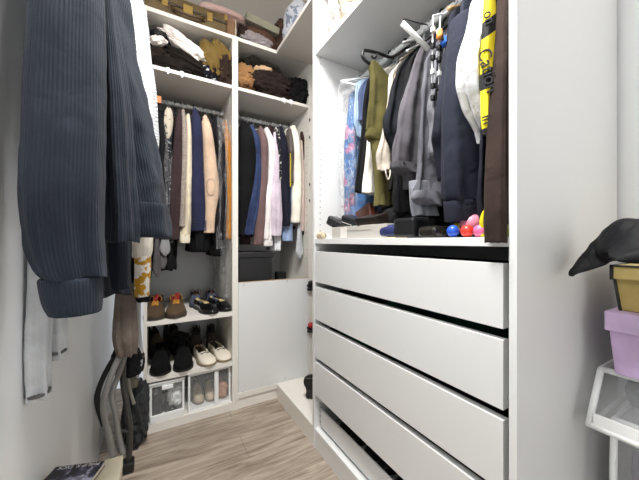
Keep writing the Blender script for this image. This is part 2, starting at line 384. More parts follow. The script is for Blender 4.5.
def cover(name,label,loc,rz,L,hw,t,seed,group=None,alpha=.28,top=-.08,tint='#ffffff'):
    rg=[(0,0,top,.02,.012),(0,0,top-.02,hw*.5,t*.8),(0,0,top-.07,hw,t),(0,0,top-.3,hw*1.02,t),(0,0,top-L*.7,hw,t*1.05),(0,0,top-L,hw*.95,t*1.1)]
    o=obj(name,loft(rg,64,70,.010,8,seed,2.6,cap=False,ftop=.6),clear(tint,alpha,.08,.8),smooth=True,loc=loc,rot=(0,0,rz))
    return tag(o,label,'garment bag',group)
# -------- back bay left : garments hang in planes running front to back (rz=90deg, local -x faces the room)
RZ=R(90)
GB1='garments on the rail of the left back bay'; GB2='garments on the rail of the right back bay'; GR='garments on the rail above the drawers'
HG='hangers on the clothes rails'
def gx(u): return X(u,1.98)
def BL(u,f,*a,**k): return None
def hang_b(u,hk,hlabel,bar=False):
    return hanger(hk,hlabel,(gx(u),YR,ZR),RZ,HG,.18,bar)
def PRg(rows,root):
    o=[]
    for ul,ur,v,y,d in rows:
        a=P(ul,v,y=y); b=P(ur,v,y=y); o.append(((a.x+b.x)/2-root.location.x,y-root.location.y,(a.z+b.z)/2-root.location.z,(b.x-a.x)/2,d))
    return o
def ub(sil,name,label,cat,m,seed=0,group=None,cuff=None,collar=None,buttons=None,fold=.010,sf=.0035,yf=1.985,L=None,bt=.014):
    """garment in the back run; sil = outline of its front sleeve as seen at depth yf"""
    uc=sum((a+b)/2 for a,b,_ in sil)/len(sil); g=thing(name,label,cat,(X(uc,yf),YR,ZR),0,group)
    zend=P(200,sil[-1][2],y=yf).z; Lb=L or (ZR-zend-.06)
    hb=YR-yf-.02
    rg=[(0,0,-.07,.010,.02),(0,0,-.09,.013,.06),(0,0,-.13,bt,hb*.75),(0,0,-.19,bt,hb*.95),(0,0,-.4,bt,hb),(0,.0,-.4-(Lb-.4)*.6,bt*1.1,hb),(0,0,-Lb,bt*1.2,hb*1.02)]
    obj('body',loft(rg,64,56,fold,9,seed,2.5,wob=.01),m,g,smooth=True)
    rows=[(sil[0][0]+(sil[0][1]-sil[0][0])*.3,sil[0][1]-(sil[0][1]-sil[0][0])*.3,sil[0][2]-3,yf+.045,.02)]
    n=len(sil)
    for i,(a_,b_,v_) in enumerate(sil):
        rows.append((a_,b_,v_,yf+(.03 if i==0 else 0),.030 if i==0 else .042-.008*i/n))
    so=obj('sleeve',loft(PRg(rows,g),40,64,sf,4,seed+3,2.3,wob=.004),m,g,smooth=True)
    far=[(r[0]*0,YR-g.location.y+(YR-yf)-.02,r[2],r[3],r[4]) for r in PRg(rows,g)]
    obj('sleeve',loft(far,28,30,sf,4,seed+4,2.3),m,g,smooth=True)
    a_,b_,v_=sil[-1]
    if cuff: obj('cuff',loft(PRg([(a_-.3,b_+.3,v_-1,yf,.036),(a_-.8,b_+.8,v_+cuff[0]*.5,yf,.038),(a_-.4,b_+.4,v_+cuff[0],yf,.035)],g),32,12,.003,4,seed,2.3,wob=0,ftop=1),cuff[1],so,smooth=True)
    if buttons:
        for k in range(4):
            p=P(a_+(b_-a_)*.25,v_-4-k*2.6,y=yf-.036)-g.location; bb=B(); cyl(bb,p,.0045,.008,'y',10); obj('button',bb,buttons,so,smooth=False)
    if collar:
        tb_=B(); tube(tb_,[(.014*math.cos(a),.075*math.sin(a),-.065-.02*math.cos(2*a)) for a in [R(i*30) for i in range(12)]],.012,8,closed=True); obj('collar',tb_,collar,g,smooth=True)
    return g
black=cloth('#0e0e10',wr=.5); black2=cloth('#17171a'); 
def zb(v,y=1.98,u=200): return P(u,v,y=y).z
ub([(157,164,114),(157,167,130),(158,168,160),(161,169,190),(162,170,232)],'jacket','black jacket with orange tagged hanger at the left end of the rail','jacket',cloth('#141417'),1,GB1,L=.85)
g=hang_b(159,'black','black hanger with a small orange size tag under the black jacket')
obj('size_tag',bx(-.215,-.195,-.012,.012,-.10,-.06),plain('#d9772c',.5),g)
ub([(165,171,110),(165,173,122),(166,172,140),(166,171,170),(165,171,235)],'coat','dark coat with a cream and grey patterned collar under clear plastic','coat',cloth('#22242a',h2='#8d8f93',pscale=60,thr=.62),2,GB1,L=.95)
sash_p=P(168.5,107,y=1.955)
o=obj('shawl',loft([(0,0,0,.008,.012),(0,0,-.03,.02,.02),(0,0,-.09,.024,.02),(0,0,-.15,.016,.018),(.0,0,-.19,.008,.012)],36,40,.003,5,3),cloth('#cfc5b2',h2='#4a4540',pscale=26,thr=.56),smooth=True,loc=sash_p); tag(o,'cream and grey patterned shawl over the shoulder of the dark coat','shawl')
cover('garment_cover','clear crinkled plastic cover over the coat with patterned collar',(gx(168),YR,ZR),RZ,.85,.255,.024,5,alpha=.10,top=-.10)
hang_b(168,'black','black hanger holding the coat with patterned collar')
ub([(177,181,113),(174,183,130),(171,183,165),(168,182,205),(168,180,240)],'jacket','dark maroon-brown jacket left of the taupe one','jacket',cloth('#36282a'),3,GB1)
hang_b(177,'black','black hanger holding the dark maroon-brown jacket')
ub([(181,185,113),(180,188,132),(179,189,160),(178,187,195),(178,186,227)],'blazer','taupe grey blazer with a fine check','blazer',cloth('#8a8078',h2='#a49a90',pscale=120),4,GB1)
hang_b(183,'black','black hanger holding the taupe blazer')
ub([(186,190,118),(185,192,140),(184,192,180),(184,191,215),(179,189,236)],'shirt','cream shirt with dangling cuff left of the navy blazer','shirt',cloth('#d5c9b0'),5,GB1,cuff=(7,cloth('#ddd4c0')),sf=.004)
hang_b(188,'wood','wooden hanger holding the cream shirt')
ub([(192,198,112),(191,202,126),(190,203,160),(190,205,200),(191,206,231)],'blazer','navy blue blazer with sleeve buttons','blazer',cloth('#242740'),6,GB1,buttons=plain('#15182c',.3),sf=.002,fold=.005)
hang_b(197,'black','black hanger holding the navy blazer')
g=ub([(202,208,119),(201,212,130),(203,216,160),(204,219,190),(204,215,216),(203,214,233)],'blazer','beige blazer with oval elbow patch and blue sleeve buttons','blazer',cloth('#c5ab93'),7,GB1,buttons=plain('#2a3570',.3),sf=.002,fold=.005)
pb=B(); pc=P(211,187,y=1.985-.043)-g.location; tube(pb,[pc+Vector((.026*math.cos(a),abs(math.cos(a))*.006,.052*math.sin(a))) for a in [R(i*20) for i in range(18)]],.0016,6,closed=True)
obj('elbow_patch',pb,plain('#a78b72',.9),g,smooth=True)
hang_b(208,'black','black hanger holding the beige blazer')
ub([(213,219,120),(213,224,135),(217,226,160),(219,227,190),(214,226,215),(214,225,240)],'coat','black glossy coat under thin clear plastic','coat',cloth('#16151a',rough=.45),8,GB1,L=.95,sf=.006)
cover('garment_cover','clear crinkled plastic cover over the black coat',(gx(219.5),YR,ZR),RZ,.90,.265,.030,9,alpha=.12)
hang_b(217,'black','black hanger holding the plastic covered black coat')
ub([(223,227,124),(223,230,140),(224,232,170),(225,232.5,210),(225,232.5,239)],'jacket','mustard orange jacket beside the divider','jacket',cloth('#b4762a',h2='#a06a26'),10,GB1,sf=.005)
cover('garment_cover','long clear plastic cover hanging below the mustard jacket',(gx(226.5),YR,ZR),RZ,1.22,.262,.028,12,alpha=.11)
hang_b(226,'black','black hanger holding the mustard jacket')
# long black skirts / dresses and ties that show below
slab('dress','long black dress hem hanging left below the coats','dress',(gx(163),YR-.10,ZR),RZ,black,L=1.08-.14+.03,hw=.12,t=.055,seed=21,group=GB1,fold=.012)
slab('skirt','black skirt hem showing below the navy blazer','skirt',(gx(201),YR-.05,ZR),RZ,black,L=.86,hw=.17,t=.055,seed=22,group=GB1,fold=.007)
slab('skirt','black skirt hem showing below the plastic covered coat','skirt',(gx(218),YR-.06,ZR),RZ,cloth('#0b0b0d'),L=.89,hw=.15,t=.03,seed=23,group=GB1,fold=.007)
def sash(name,label,cat,u,v0,v1,y,w,m,seed,w2=None):
    p0=P(u,v0,y=y); p1=P(u,v1,y=y); h=p0.z-p1.z
    g=tag(obj(name,loft([(0,0,0,w*.5,.008),(0,0,-h*.4,w*.7,.01),(0,0,-h*.8,w*1.0,.009),(0,0,-h,w*.06,.003)],24,30,.004,3,seed,2),m,smooth=True,loc=p0),label,cat); return g
sash('scarf','dark grey pointed scarf end hanging under the coats, left one','scarf',157,236,277,1.97,.022,cloth('#4c494b',rough=.5),3)
sash('scarf','dark grey pointed scarf end hanging under the coats, right one','scarf',163.5,236,269,1.97,.016,cloth('#5b5858',rough=.5),5)
sash('belt','black cloth belt end hanging below the coats beside the wardrobe side','belt',149.5,228,278,1.95,.010,black,7)
sash('blouse','shiny grey satin blouse tail caught between the black dresses','blouse',165,228,256,1.955,.028,cloth('#8b8a8c',rough=.35),8)
heapm=cloth('#cfc4ab')
# -------- back bay right
ub([(240,250,126),(239,256,140),(238,256,170),(238,252,205),(238,247,236)],'jacket','black jacket at the left end beside the divider','jacket',cloth('#0d0d0f'),31,GB2,bt=.03)
ub([(249,254,128),(252,259,140),(254,260.5,160),(252,260,185),(246,258,208),(242,252,235)],'shirt','denim blue shirt with a creased sleeve','shirt',cloth('#2a3555',h2='#364569',wr=.9),32,GB2,fold=.012,sf=.007)
ub([(258,263,130),(259,267,145),(259,267,175),(256,266,205),(253,264,245)],'jacket','mauve brown jacket right of the denim shirt','jacket',cloth('#6b5554'),33,GB2,sf=.002)
ub([(264,269,131),(267,274,145),(267,275,175),(264,273,205),(262,271,240)],'blouse','white blouse with loose cuffs','blouse',cloth('#e2dddb',wr=.8),34,GB2,fold=.012,sf=.006,cuff=(6,cloth('#e2dfde')))
ub([(272,276,136),(272,279,160),(270,280,190),(269,281,220),(270,280,236)],'shirt','pale lilac shirt right of the white blouse','shirt',cloth('#cbbdca',wr=.7),35,GB2,fold=.01,sf=.005,yf=1.975)
ub([(266,273,129),(267,275,138),(270,276,160)],'cardigan','dark maroon cardigan shoulder behind the white blouse','cardigan',cloth('#2c1d20'),136,GB2,yf=2.02)
ub([(275,279,130),(276,280,150),(277,281,180)],'blouse','black and white patterned blouse','blouse',cloth('#222228',h2='#cfcac4',pscale=55,thr=.57),36,GB2,yf=1.97)
ub([(278,283,130),(279,287,146),(276,289,174),(281,290,200),(283,289,226)],'shirt','dark navy shirt hanging mid rail','shirt',cloth('#1b1c2a'),37,GB2)
ub([(286,291,140),(285,292,180),(283,292,215),(283,292,241)],'shirt','light blue shirt with its cuff showing low','shirt',cloth('#9fb6dc'),38,GB2,fold=.01,yf=2.03)
ub([(287,291,132),(288,293,150),(288,292,183)],'vest','dark vest with a thin yellow edge','vest',cloth('#4a4442',h2='#6a615c'),39,GB2,yf=1.97)
o=obj('trim_strip',bx(-.003,.003,-.002,.002,-.12,.12),plain('#d9c32c',.6)); p=P(290.5,170,y=1.925); o.location=p; tag(o,'thin yellow lanyard hanging in front of the dark vest','lanyard')
ub([(290,296,129),(292,299,142),(292,301,175),(291,300,223)],'shirt','cream white shirt with a pointed collar','shirt',cloth('#eae4d6'),40,GB2,collar=cloth('#efe9da'),sf=.003,yf=1.98)
ub([(299,302,145),(300,303,180),(299,304,215),(299,303,231)],'blouse','pale pink beige blouse right of the cream shirt','blouse',cloth('#c4b2a9'),41,GB2,yf=2.0)
ub([(301,305,134),(303,308,150),(304,308,190),(303,308,235)],'shirt','dark brown shirt at the right end of the rail','shirt',cloth('#3a241e'),42,GB2,yf=2.0)
sash('camisole','pale grey camisole hem hanging lowest under the brown shirt','camisole',299.5,224,259,1.99,.03,cloth('#b4b6ba'),43)
slab('scarf','white scarf ends hanging below the lilac shirt','scarf',(gx(278),YR-.12,ZR),RZ,cloth('#d5d6da'),L=.86,hw=.10,t=.02,seed=44,group=GB2,fold=.01)
for u,c,l in ((246,'white','white hanger holding the black jacket beside the divider'),(256.5,'white','white hanger holding the denim blue shirt'),
    (263,'white','white hanger holding the mauve brown jacket'),(270,'white','white hanger holding the white blouse'),(276,'grey','grey hanger holding the pale lilac shirt'),
    (281,'grey','grey hanger holding the patterned blouse'),(286,'white','white hanger holding the dark navy shirt'),(291,'white','white hanger holding the light blue shirt'),
    (297.5,'white','white hanger holding the cream white shirt'),(302,'grey','grey hanger holding the pink beige blouse'),(305.5,'black','black hanger holding the dark brown shirt')):
    hang_b(u,c,l)
# -------- right wardrobe : planes run left-right (local -x faces the aisle)
def ur(y,name,label,cat,m,zbot,xo=0,**k):
    top=k.get('top',-.085); SL=ZR+top-.05-zbot
    if k.get('cuff'): SL-=k['cuff'][0]
    return upper(name,label,cat,(XRL+xo,y,ZR),0,m,SL=SL,group=GR,**k)
def hr(y,kind,label,rz=0,bar=False,w=.10,**k): return hanger(kind,label,(XRL,y,ZR),rz,HG,w,bar,**k)
def sil(name,label,cat,m,y,left,d=.028,seed=0,fold=.010,k=7,half=None,wob=.006,peak=.03,zt=-.075,part='body',sq=2.3):
    """garment hanging from the rail at depth y; left = (column,row) points down its front edge; the back edge mirrors it about the rail"""
    g=thing(name,label,cat,(XRL,y,ZR),0,GR)
    rg=[(0,0,zt+.006,peak*.5,.006),(0,0,zt-.004,peak,d*.5)]
    n=len(left)
    for i,(u,v) in enumerate(left):
        p=P(u,v,y=y); xl=p.x; xr=min(2*XRL-xl,1.355); 
        if half: xr=xl+half
        rg.append(((xl+xr)/2-XRL,0,p.z-ZR,(xr-xl)/2,d*(.8+.4*i/n)))
    o=obj(part,loft(rg,88,76,fold,k,seed,sq,wob=wob),m,g,smooth=True); return g,o
def edge(g,rows,y,d,m,name='sleeve',seed=0,fold=.004,k=4,parent=None):
    return obj(name,loft(PRg([(a,b,v,y,d) for a,b,v in rows],g),44,60,fold,k,seed,2.3,wob=.004),m,parent or g,smooth=True)
y=1.235
g,_=sil('dress','blue and pink patterned dress in clear plastic at the far end','dress',cloth('#2f5f94',h2='#9a6488',pscale=9,thr=.62,wr=.7),y,[(352,92),(349,100),(347,130),(347,170),(346,205),(347,217)],.034,51,.014)
cover('garment_cover','clear plastic cover around the blue and pink dress',(XRL,y-.005,ZR),0,.80,.215,.048,14,alpha=.13)
hr(y,'white','white hanger holding the blue and pink dress',rz=R(10))
y=1.165
sil('shirt','light blue denim shirt behind the olive trousers','shirt',cloth('#9db0c4',h2='#8298b0'),y,[(360,80),(356,90),(356,115),(358,137)],.026,52)
hr(y,'white','white plastic hanger sticking out over the denim shirt',rz=R(-8),w=.23,bar=True)
y=1.135
sil('blouse','dusty blue blouse with rounded shoulder beside the plastic covered dress','blouse',cloth('#45506f'),y,[(368,78),(362,86),(360,100),(362,120)],.02,152)
y=1.085
sil('trousers','black long trousers folded left of the olive pair','trousers',cloth('#0f0f11'),y,[(372,72),(365,90),(362,130),(358,165),(355,192)],.02,53,.005,half=.30)
hr(y,'black','black hanger holding the folded black trousers')
y=1.045
sil('trousers','cream white trousers showing between black and olive','trousers',cloth('#dcd8cf'),y,[(376,74),(371,100),(367,150),(363,193)],.014,54,.004,half=.24)
hr(y,'grey','grey hanger holding the cream white trousers')
y=.985
ol=cloth('#46411f',h2='#514c28'); 
g=thing('trousers','olive green trousers with turned hem over a hooked black hanger','trousers',(XRL,y,ZR),0,GR); o=edge(g,[(370,374,63),(369.5,383,70),(370,392,82),(369,393,110),(367,391,134)],y,.022,ol,'body',55,.007)
edge(g,[(367,385,131),(366,386,138),(368,385,141)],y,.026,cloth('#4e4926'),'hem',3,.002,parent=o)
edge(g,[(370,388,136),(374,390,165),(376,393,190),(376,393,206)],y,.022,cloth('#5a5430'),'trouser_leg',5,.006)
g=thing('clothes_hanger','black velvet hanger with inner hook sticking out above the olive trousers','clothes hanger',(XRL,y,ZR),0,HG)
hp_=[P(392,57,y=y),P(378,53,y=y),P(366,50.5,y=y),P(363,52,y=y),P(362.5,57,y=y),P(367,62,y=y),P(375,66,y=y)]
obj('shoulder_bar',tube(B(),[(0,0,-.02)]+[p-Vector((XRL,y,ZR)) for p in hp_],.0065,10,40),BPL,g,smooth=True)
obj('hook',tube(B(),[(0,0,-.03)]+[(.0205*math.cos(a),0,.0205*math.sin(a)) for a in [R(-70+i*25) for i in range(11)]],.0035,8),BPL,g,smooth=True)
obj('notch_hook',tube(B(),[P(377,53,y=y-.002)-Vector((XRL,y,ZR)),P(376,57,y=y-.002)-Vector((XRL,y,ZR)),P(373,58,y=y-.002)-Vector((XRL,y,ZR)),P(371.5,55.5,y=y-.002)-Vector((XRL,y,ZR))],.004,8,14),BPL,g,smooth=True)
y=.955
sil('shirt','off white shirt sleeve right of the olive trousers','shirt',cloth('#cfcac0'),y,[(392,72),(389,85),(387,110),(385,135)],.014,156)
y=.925
sil('blouse','beige knit blouse with a drawstring loop','blouse',cloth('#b3a99c',wr=.7),y,[(396,75),(388,110),(382,140),(379,155),(380,170)],.022,57,.010)
hr(y,'taupe','taupe hanger holding the beige knit blouse')
lo=tube(B(),[(0,0,0),(.008,0,-.03),(.016,0,-.045),(.026,0,-.03),(.03,0,0)],.003,6,16); o=obj('drawstring',lo,cloth('#d5cdbf'),smooth=True,loc=P(385,168,y=y-.03)); tag(o,'beige drawstring loop dangling from the knit blouse','cord')
y=.885
sil('jacket','black denim jacket in front of the beige blouse','jacket',cloth('#141519',h2='#1c1e24'),y,[(401,64),(394,80),(389,105),(385,128),(392,148),(400,160)],.028,58,.010)
hr(y,'white','white hanger holding the black denim jacket',rz=R(8),w=.12)
y=.84
sil('trousers','black jeans hanging low behind the grey jeans','trousers',cloth('#121214'),y,[(408,62),(402,100),(397,140),(396,180),(398,212)],.028,59,.010)
hr(y,'grey','grey hanger holding the black jeans',w=.17)
sil('trousers','dark trousers hanging straight behind the beige blouse','trousers',cloth('#16150f'),.905,[(402,80),(396,130),(391,170),(388,190)],.018,159,.008,half=.2)
y=.785
gj=cloth('#524f54',h2='#5e5b60'); gj2=cloth('#464448')
g,o=sil('jeans','mid grey jeans with a silver waist button folded over','jeans',gj,y,[(420,48),(413,65),(406,90),(400,110),(396,135),(393,158),(393,168)],.026,60,.010)
edge(g,[(392,415,164),(392,416,170),(396,418,174)],y-.004,.034,gj2,'waistband',4,.003,parent=o)
edge(g,[(403,417,172),(405,418,180),(405,418,189)],y,.026,gj2,'trouser_leg',6,.003)
bb=B(); q=P(403.5,163.5,y=y-.042)-g.location; cyl(bb,q,.0075,.006,'y',16); cyl(bb,q+Vector((0,-.0035,0)),.003,.003,'y',10,1); obj('button',bb,[CHROME,BPL],o,smooth=False)
hr(y,'black','black hanger holding the mid grey jeans')
y=.72
lg=cloth('#57575d',h2='#64646b')
g,o=sil('jeans','grey jeans with long hanging legs in front of the mid grey pair','jeans',lg,y,[(428,55),(424,75),(421,100),(419,130),(417,165),(414,196)],.028,61,.010)
edge(g,[(414,437,192),(413,440,200),(418,440,206)],y-.006,.034,cloth('#6c6c73'),'turn_up',4,.006,parent=o)
edge(g,[(411,430,182),(412,432,200),(415,436,216)],y+.012,.028,cloth('#8e9098'),'trouser_leg',62,.006)
hr(y,'black','black hanger holding the grey jeans')
# skirt hanger with rows of clips
y=.665
g=thing('clip_hanger','white multi tier trouser hanger with rows of small black clips','clothes hanger',(XRL,y,ZR))
def q_(u,v,yy=.652): return P(u,v,y=yy)-g.location
cb=B()
for u0,u1 in ((433,431.5),(440,438)): tube(cb,[q_(u0,16),q_(u1,108)],.0026,6)
tube(cb,[Vector((0,0,-.02)),Vector((0,0,.019)),q_(447,12),q_(440,14),q_(433,16)],.003,6,20)
obj('frame',cb,WPL,g,smooth=True)
for k,v_ in enumerate((30,46,58,72,86,98)):
    for u_ in (432.5,438.5):
        p=q_(u_-.01*k,v_+(2 if u_>435 else 0),.648); obj('clip',bx(p.x-.007,p.x+.007,p.y-.008,p.y+.004,p.z-.009,p.z+.008),BPL if k%3 else WPL,g,bevel=.002)
    obj('clip_bar',tube(B(),[q_(432.5,v_),q_(438.5,v_+2)],.002,6),CHROME,g,smooth=True)
ba=q_(402,23,.68); bb_=q_(428,49,.66)
obj('cross_bar',tube(B(),[ba,bb_],.0085,12),WPL,g,smooth=True)
obj('wire_arm',tube(B(),[ba,q_(404,19,.68),q_(415,22,.67),q_(428,25,.66)],.002,6,16),HM['wire'],g,smooth=True)
sil('jacket','pale grey denim jacket behind the clip hanger','jacket',cloth('#737379'),.685,[(437,50),(432,80),(428,105),(431,125),(431,150),(440,166)],.022,63,.012)
hr(.64,'wood','light wooden hanger beside the navy sweatshirt',w=.16)
sash('ribbon','small orange brown fabric strap by the wooden hanger','strap',440,30,40,.64,.012,cloth('#b0753c'),3)
sash('ribbon','small bright blue fabric strap by the wooden hanger','strap',444,37,47,.64,.012,cloth('#2f62b8'),4)
# navy sweatshirt
sil('jacket','dark navy hooded jacket behind the sweatshirt','jacket',cloth('#1c1f2a'),.63,[(453,10),(448,35),(443,60),(440,85),(435,115),(433,134),(437,150),(441,178)],.032,65,.009)
navy=cloth('#232633',h2='#282b38',wr=.35)
g,o=sil('sweatshirt','navy blue sweatshirt with long ribbed cuff','sweatshirt',navy,.575,[(466,-6),(459,25),(455,50),(452,80),(450,120),(449,150)],.032,64,.008)
s_=edge(g,[(458,476,20),(452,478,60),(448,482,110),(446,484,160),(447,483.5,196),(450,482,203)],.555,.050,navy,'sleeve',66,.006)
edge(g,[(450,482,202),(448.5,483,205),(449,482.5,215),(450,481,222)],.555,.047,cloth('#262936',ribs=260),'cuff',67,.002,parent=s_)
hr(.575,'black','black hanger holding the navy sweatshirt',w=.16)
g,o=sil('shirt','crumpled white shirt over the navy sweatshirt','shirt',cloth('#e4e5e6',wr=.9),.495,[(478,-5),(472,20),(467,42),(463,62),(464,85),(470,110),(477,128),(482,142)],.026,66,.014,half=.24)
hr(.497,'white','white hanger holding the crumpled white shirt',w=.16)
sil('sweatshirt','dark navy sweatshirt between the white shirt and yellow print','sweatshirt',cloth('#191b26'),.472,[(489,0),(486,40),(483,90),(481,140),(479,195),(481,222)],.018,68,.006)
hr(.468,'black','black hanger holding the dark navy sweatshirt')
# yellow print tee
tm,nt,bs=newmat('black_yellow_print'); N=nt.nodes.new; Lk=nt.links.new
tc=N('ShaderNodeTexCoord'); mp=N('ShaderNodeMapping'); mp.inputs['Rotation'].default_value=(0,R(40),0); Lk(tc.outputs['Object'],mp.inputs[0])
wv=N('ShaderNodeTexWave'); wv.bands_direction='Z'; wv.inputs['Scale'].default_value=2.9; wv.inputs['Distortion'].default_value=1.2; wv.inputs['Detail'].default_value=1; Lk(mp.outputs[0],wv.inputs[0])
rp=N('ShaderNodeValToRGB'); rp.color_ramp.elements[0].position=.22; rp.color_ramp.elements[1].position=.24; rp.color_ramp.elements[0].color=lin('#111113'); rp.color_ramp.elements[1].color=lin('#e6cf1e')
Lk(wv.outputs[0],rp.inputs[0]); Lk(rp.outputs[0],bs.inputs['Base Color']); bs.inputs['Roughness'].default_value=.85
ty=.447
g,_=sil('sweatshirt','black sweatshirt with yellow lettered bands down the sleeve','sweatshirt',cloth('#101014'),.452,[(495,-5),(492,40),(489,90),(488,140)],.012,69,.003)
rg=PRg([(486,493,-5,.450,.010),(484.5,495,25,.447,.013),(483.5,497,60,.445,.014),(483.5,495,95,.445,.014),(483.5,491,122,.445,.012),(484,489,136,.445,.009)],g)
slv=obj('sleeve',loft(rg,40,50,.002,5,8,2.6),tm,g,smooth=True)
def text_mesh(s,size,name,mat_,parent,M,ext=.0008):
    cu=bpy.data.curves.new('t','FONT'); cu.body=s; cu.size=size; cu.extrude=ext; cu.align_x='CENTER'; cu.align_y='CENTER'
    o=bpy.data.objects.new('t',cu); COL.objects.link(o); bpy.context.view_layer.update()
    me=bpy.data.meshes.new_from_object(o.evaluated_get(bpy.context.evaluated_depsgraph_get())); bpy.data.objects.remove(o)
    me.materials.clear(); me.materials.append(mat_); me.transform(M)
    t=bpy.data.objects.new(name,me); COL.objects.link(t); t.parent=parent; return t
for s_,u_,v_,sz_ in (('Cation',488.0,74,.043),('on',489,22,.034),('in',487,122,.034)):
    p=P(u_,v_,y=.445)-g.location+Vector((-.87,-.5,0))*.0185
    M=Matrix.Translation(p)@Matrix.Rotation(R(-60),4,'Z')@Matrix.Rotation(R(90),4,'X')@Matrix.Rotation(R(-80),4,'Z')
    text_mesh(s_,sz_,'lettering',plain('#17171a',.8),slv,M,.0012)
hr(ty,'black','black hanger holding the yellow lettered sweatshirt',w=.16)
# long brown coat at the near end
g,_=sil('coat','long dark brown coat hanging over the counter edge at the near end','coat',cloth('#2f2420',h2='#382b26'),.412,[(508,0),(504,60),(502,120),(500,200)],.014,70,.003)
rg=[]
for (uc,v,x_,a_,b_) in ((505,-20,.80,.010,.014),(502,30,.785,.011,.018),(499,90,.765,.012,.021),(497,133,.75,.012,.024),(495.5,170,.737,.010,.025),(495.3,215,.727,.011,.025),(495,242.5,.722,.010,.024)):
    p=P(uc,v,x=x_)-g.location; rg.append((p.x,p.y,p.z,a_,b_))
obj('sleeve',loft(rg,40,60,.003,4,70,2.4,wob=.004),cloth('#2f2420',h2='#382b26'),g,smooth=True)
hr(.408,'wood','wooden hanger holding the long brown coat',w=.18)
# ------------------------------------------------------------------ counter clutter above the drawers
zc=ZC
def cbox(name,label,cat,u0,u1,v,x,d,m,lab=None,bev=.001):
    y1=Y(u0,x); y0=Y(u1,x); zt=P(u0,v,x=x).z
    t=tag(obj(name,bx(0,d,-(y1-y0)/2,(y1-y0)/2,0,zt-zc),m,loc=(x,(y0+y1)/2,zc),bevel=bev),label,cat); return t,zt
t,zt=cbox('flat_box','flat grey white cardboard box at the left front of the counter','box',332,387,227.5,.755,.20,plain('#bdb8b0',.8))
obj('end_label',bx(-.0015,0,.068,.118,.004,zt-zc-.004),plain('#e2ddd6',.7),t)
obj('lid_line',bx(-.001,.001,-.10,.065,(zt-zc)*.62,(zt-zc)*.66),plain('#8f8a84',.8),t)
for k,(u,v) in enumerate(((319.5,224),(322.5,226))):
    p=P(u,237,x=.76); bm=B(); bmesh.ops.create_icosphere(bm,subdivisions=3,radius=.016)
    for q in bm.verts: q.co*=1+.25*noise.noise(q.co*90+Vector((k,0,0))); q.co.z*=1.25
    tag(obj('seashell',bm,cloth('#c9baa0',h2='#a08c70',pscale=60),smooth=True,loc=(p.x,p.y-.004-k*.004,zc+.018)),('pale ridged trinket at the far left of the counter, upper one','pale ridged trinket at the far left of the counter, front one')[k],'trinket')
# wallets and bags on the flat box
def slabthing(name,label,cat,loc,dims,m,rot,bev=.006,parts=None):
    o=tag(obj(name,bx(-dims[0]/2,dims[0]/2,-dims[1]/2,dims[1]/2,0,dims[2]),m,loc=loc,rot=rot,bevel=bev),label,cat)
    if parts:
        for (n_,bm_,m_) in parts: obj(n_,bm_,m_,o)
    return o
def Pc(u,v,x): p=P(u,v,x=x); return p
zb_=zt
slabthing('clutch_bag','black patent clutch standing at the left on the flat box','bag',(.80,Y(336,.80),zb_),(.07,.10,.05),plain('#1b1b1e',.25,coat=.5),(R(25),0,R(20)),.012,
    [('trim',bx(-.026,-.0245,-.05,.05,.026,.030),plain('#8a857d',.3))])
slabthing('wallet','black leather wallet with pale stripe on the flat box','wallet',(.79,Y(351,.79),zb_+.004),(.07,.08,.045),plain('#202126',.35),(R(18),R(-6),R(15)),.008,
    [('trim',bx(-.036,-.0345,-.03,.03,.012,.015),plain('#c9c6c0',.4))])
slabthing('wallet','dark brown rectangular wallet with framed flap lying on the flat box','wallet',(.80,Y(373,.80),zb_+.002),(.08,.115,.04),plain('#211a17',.4),(0,R(-14),R(5)),.004,
    [('flap',bx(-.0415,-.0395,-.05,.05,.004,.018),plain('#3a302a',.4))])
slabthing('wallet','glossy chestnut brown wallet leaning at the back of the flat box','wallet',(.88,Y(366,.88),zb_+.02),(.03,.115,.085),plain('#4a2115',.28,coat=.3),(R(-22),R(10),0),.006)
heap('pouch','tan leather pouch behind the black wallet','pouch',(.86,Y(344,.86),zc+.002),(.10,.11,.075),cloth('#8a6850',rough=.5),81,amp=.08)
heap('pouch','dark purple velvet pouch behind the clutches','pouch',(.95,Y(352,.95),zc+.002),(.11,.14,.10),cloth('#2b2638'),82,amp=.1)
# visor cap and bags mid counter
bm=crumple((.14,.15,.085),83,4,.05,1.2); tag(obj('handbag','' and None or bm,plain('#1d1e21',.3),smooth=True,loc=(.90,Y(385,.90),zc)),'charcoal rounded handbag behind the wallets','bag')
heap('beanie','black ribbed beanie behind the blue glasses case','hat',(.93,Y(401,.93),zc),(.17,.16,.14),cloth('#161618'),84,amp=.07,freq=3)
bm=loft([(0,0,0,.03,.018),(0,0,-.004,.036,.024),(0,0,-.05,.041,.027),(0,0,-.09,.036,.024),(0,0,-.094,.03,.018)],28,20,.0008,5,1,2.6)
tag(obj('glasses_case',bm,plain('#26305e',.45),smooth=True,loc=(.79,Y(404,.79),zc+.028),rot=(R(90),0,R(0))),'navy blue glasses case left of the black box','case')
slabthing('note_box','thin cream card box with small black marks under the blue case','box',(.785,Y(400,.785),zc),(.06,.12,.0045),plain('#d9c9a6',.8),(0,0,0),.001,
    [('mark',box(bx(-.0208,-.0202,-.018,-.006,.003,.008),-.0208,-.0202,.0,.010,.003,.008),plain('#26211c',.8))])
slabthing('speaker_box','black rounded square box in the middle of the counter','box',(.80,Y(413,.80),zc),(.10,.10,.072),plain('#141518',.3),(0,0,0),.012,
    [('strap',bx(.02,.05,-.0515,-.0495,.0,.07),BPL)])
slabthing('tin','dark bronze rounded case right of the black box','case',(.79,Y(435.5,.79),zc),(.09,.075,.038),plain('#2e2b28',.25,.5),(0,0,0),.014)
slabthing('folder','flat black folder lying under the cases','folder',(.84,Y(424,.84),zc+.0),(.16,.20,.006),plain('#1a1a1b',.5),(0,0,0),.001)
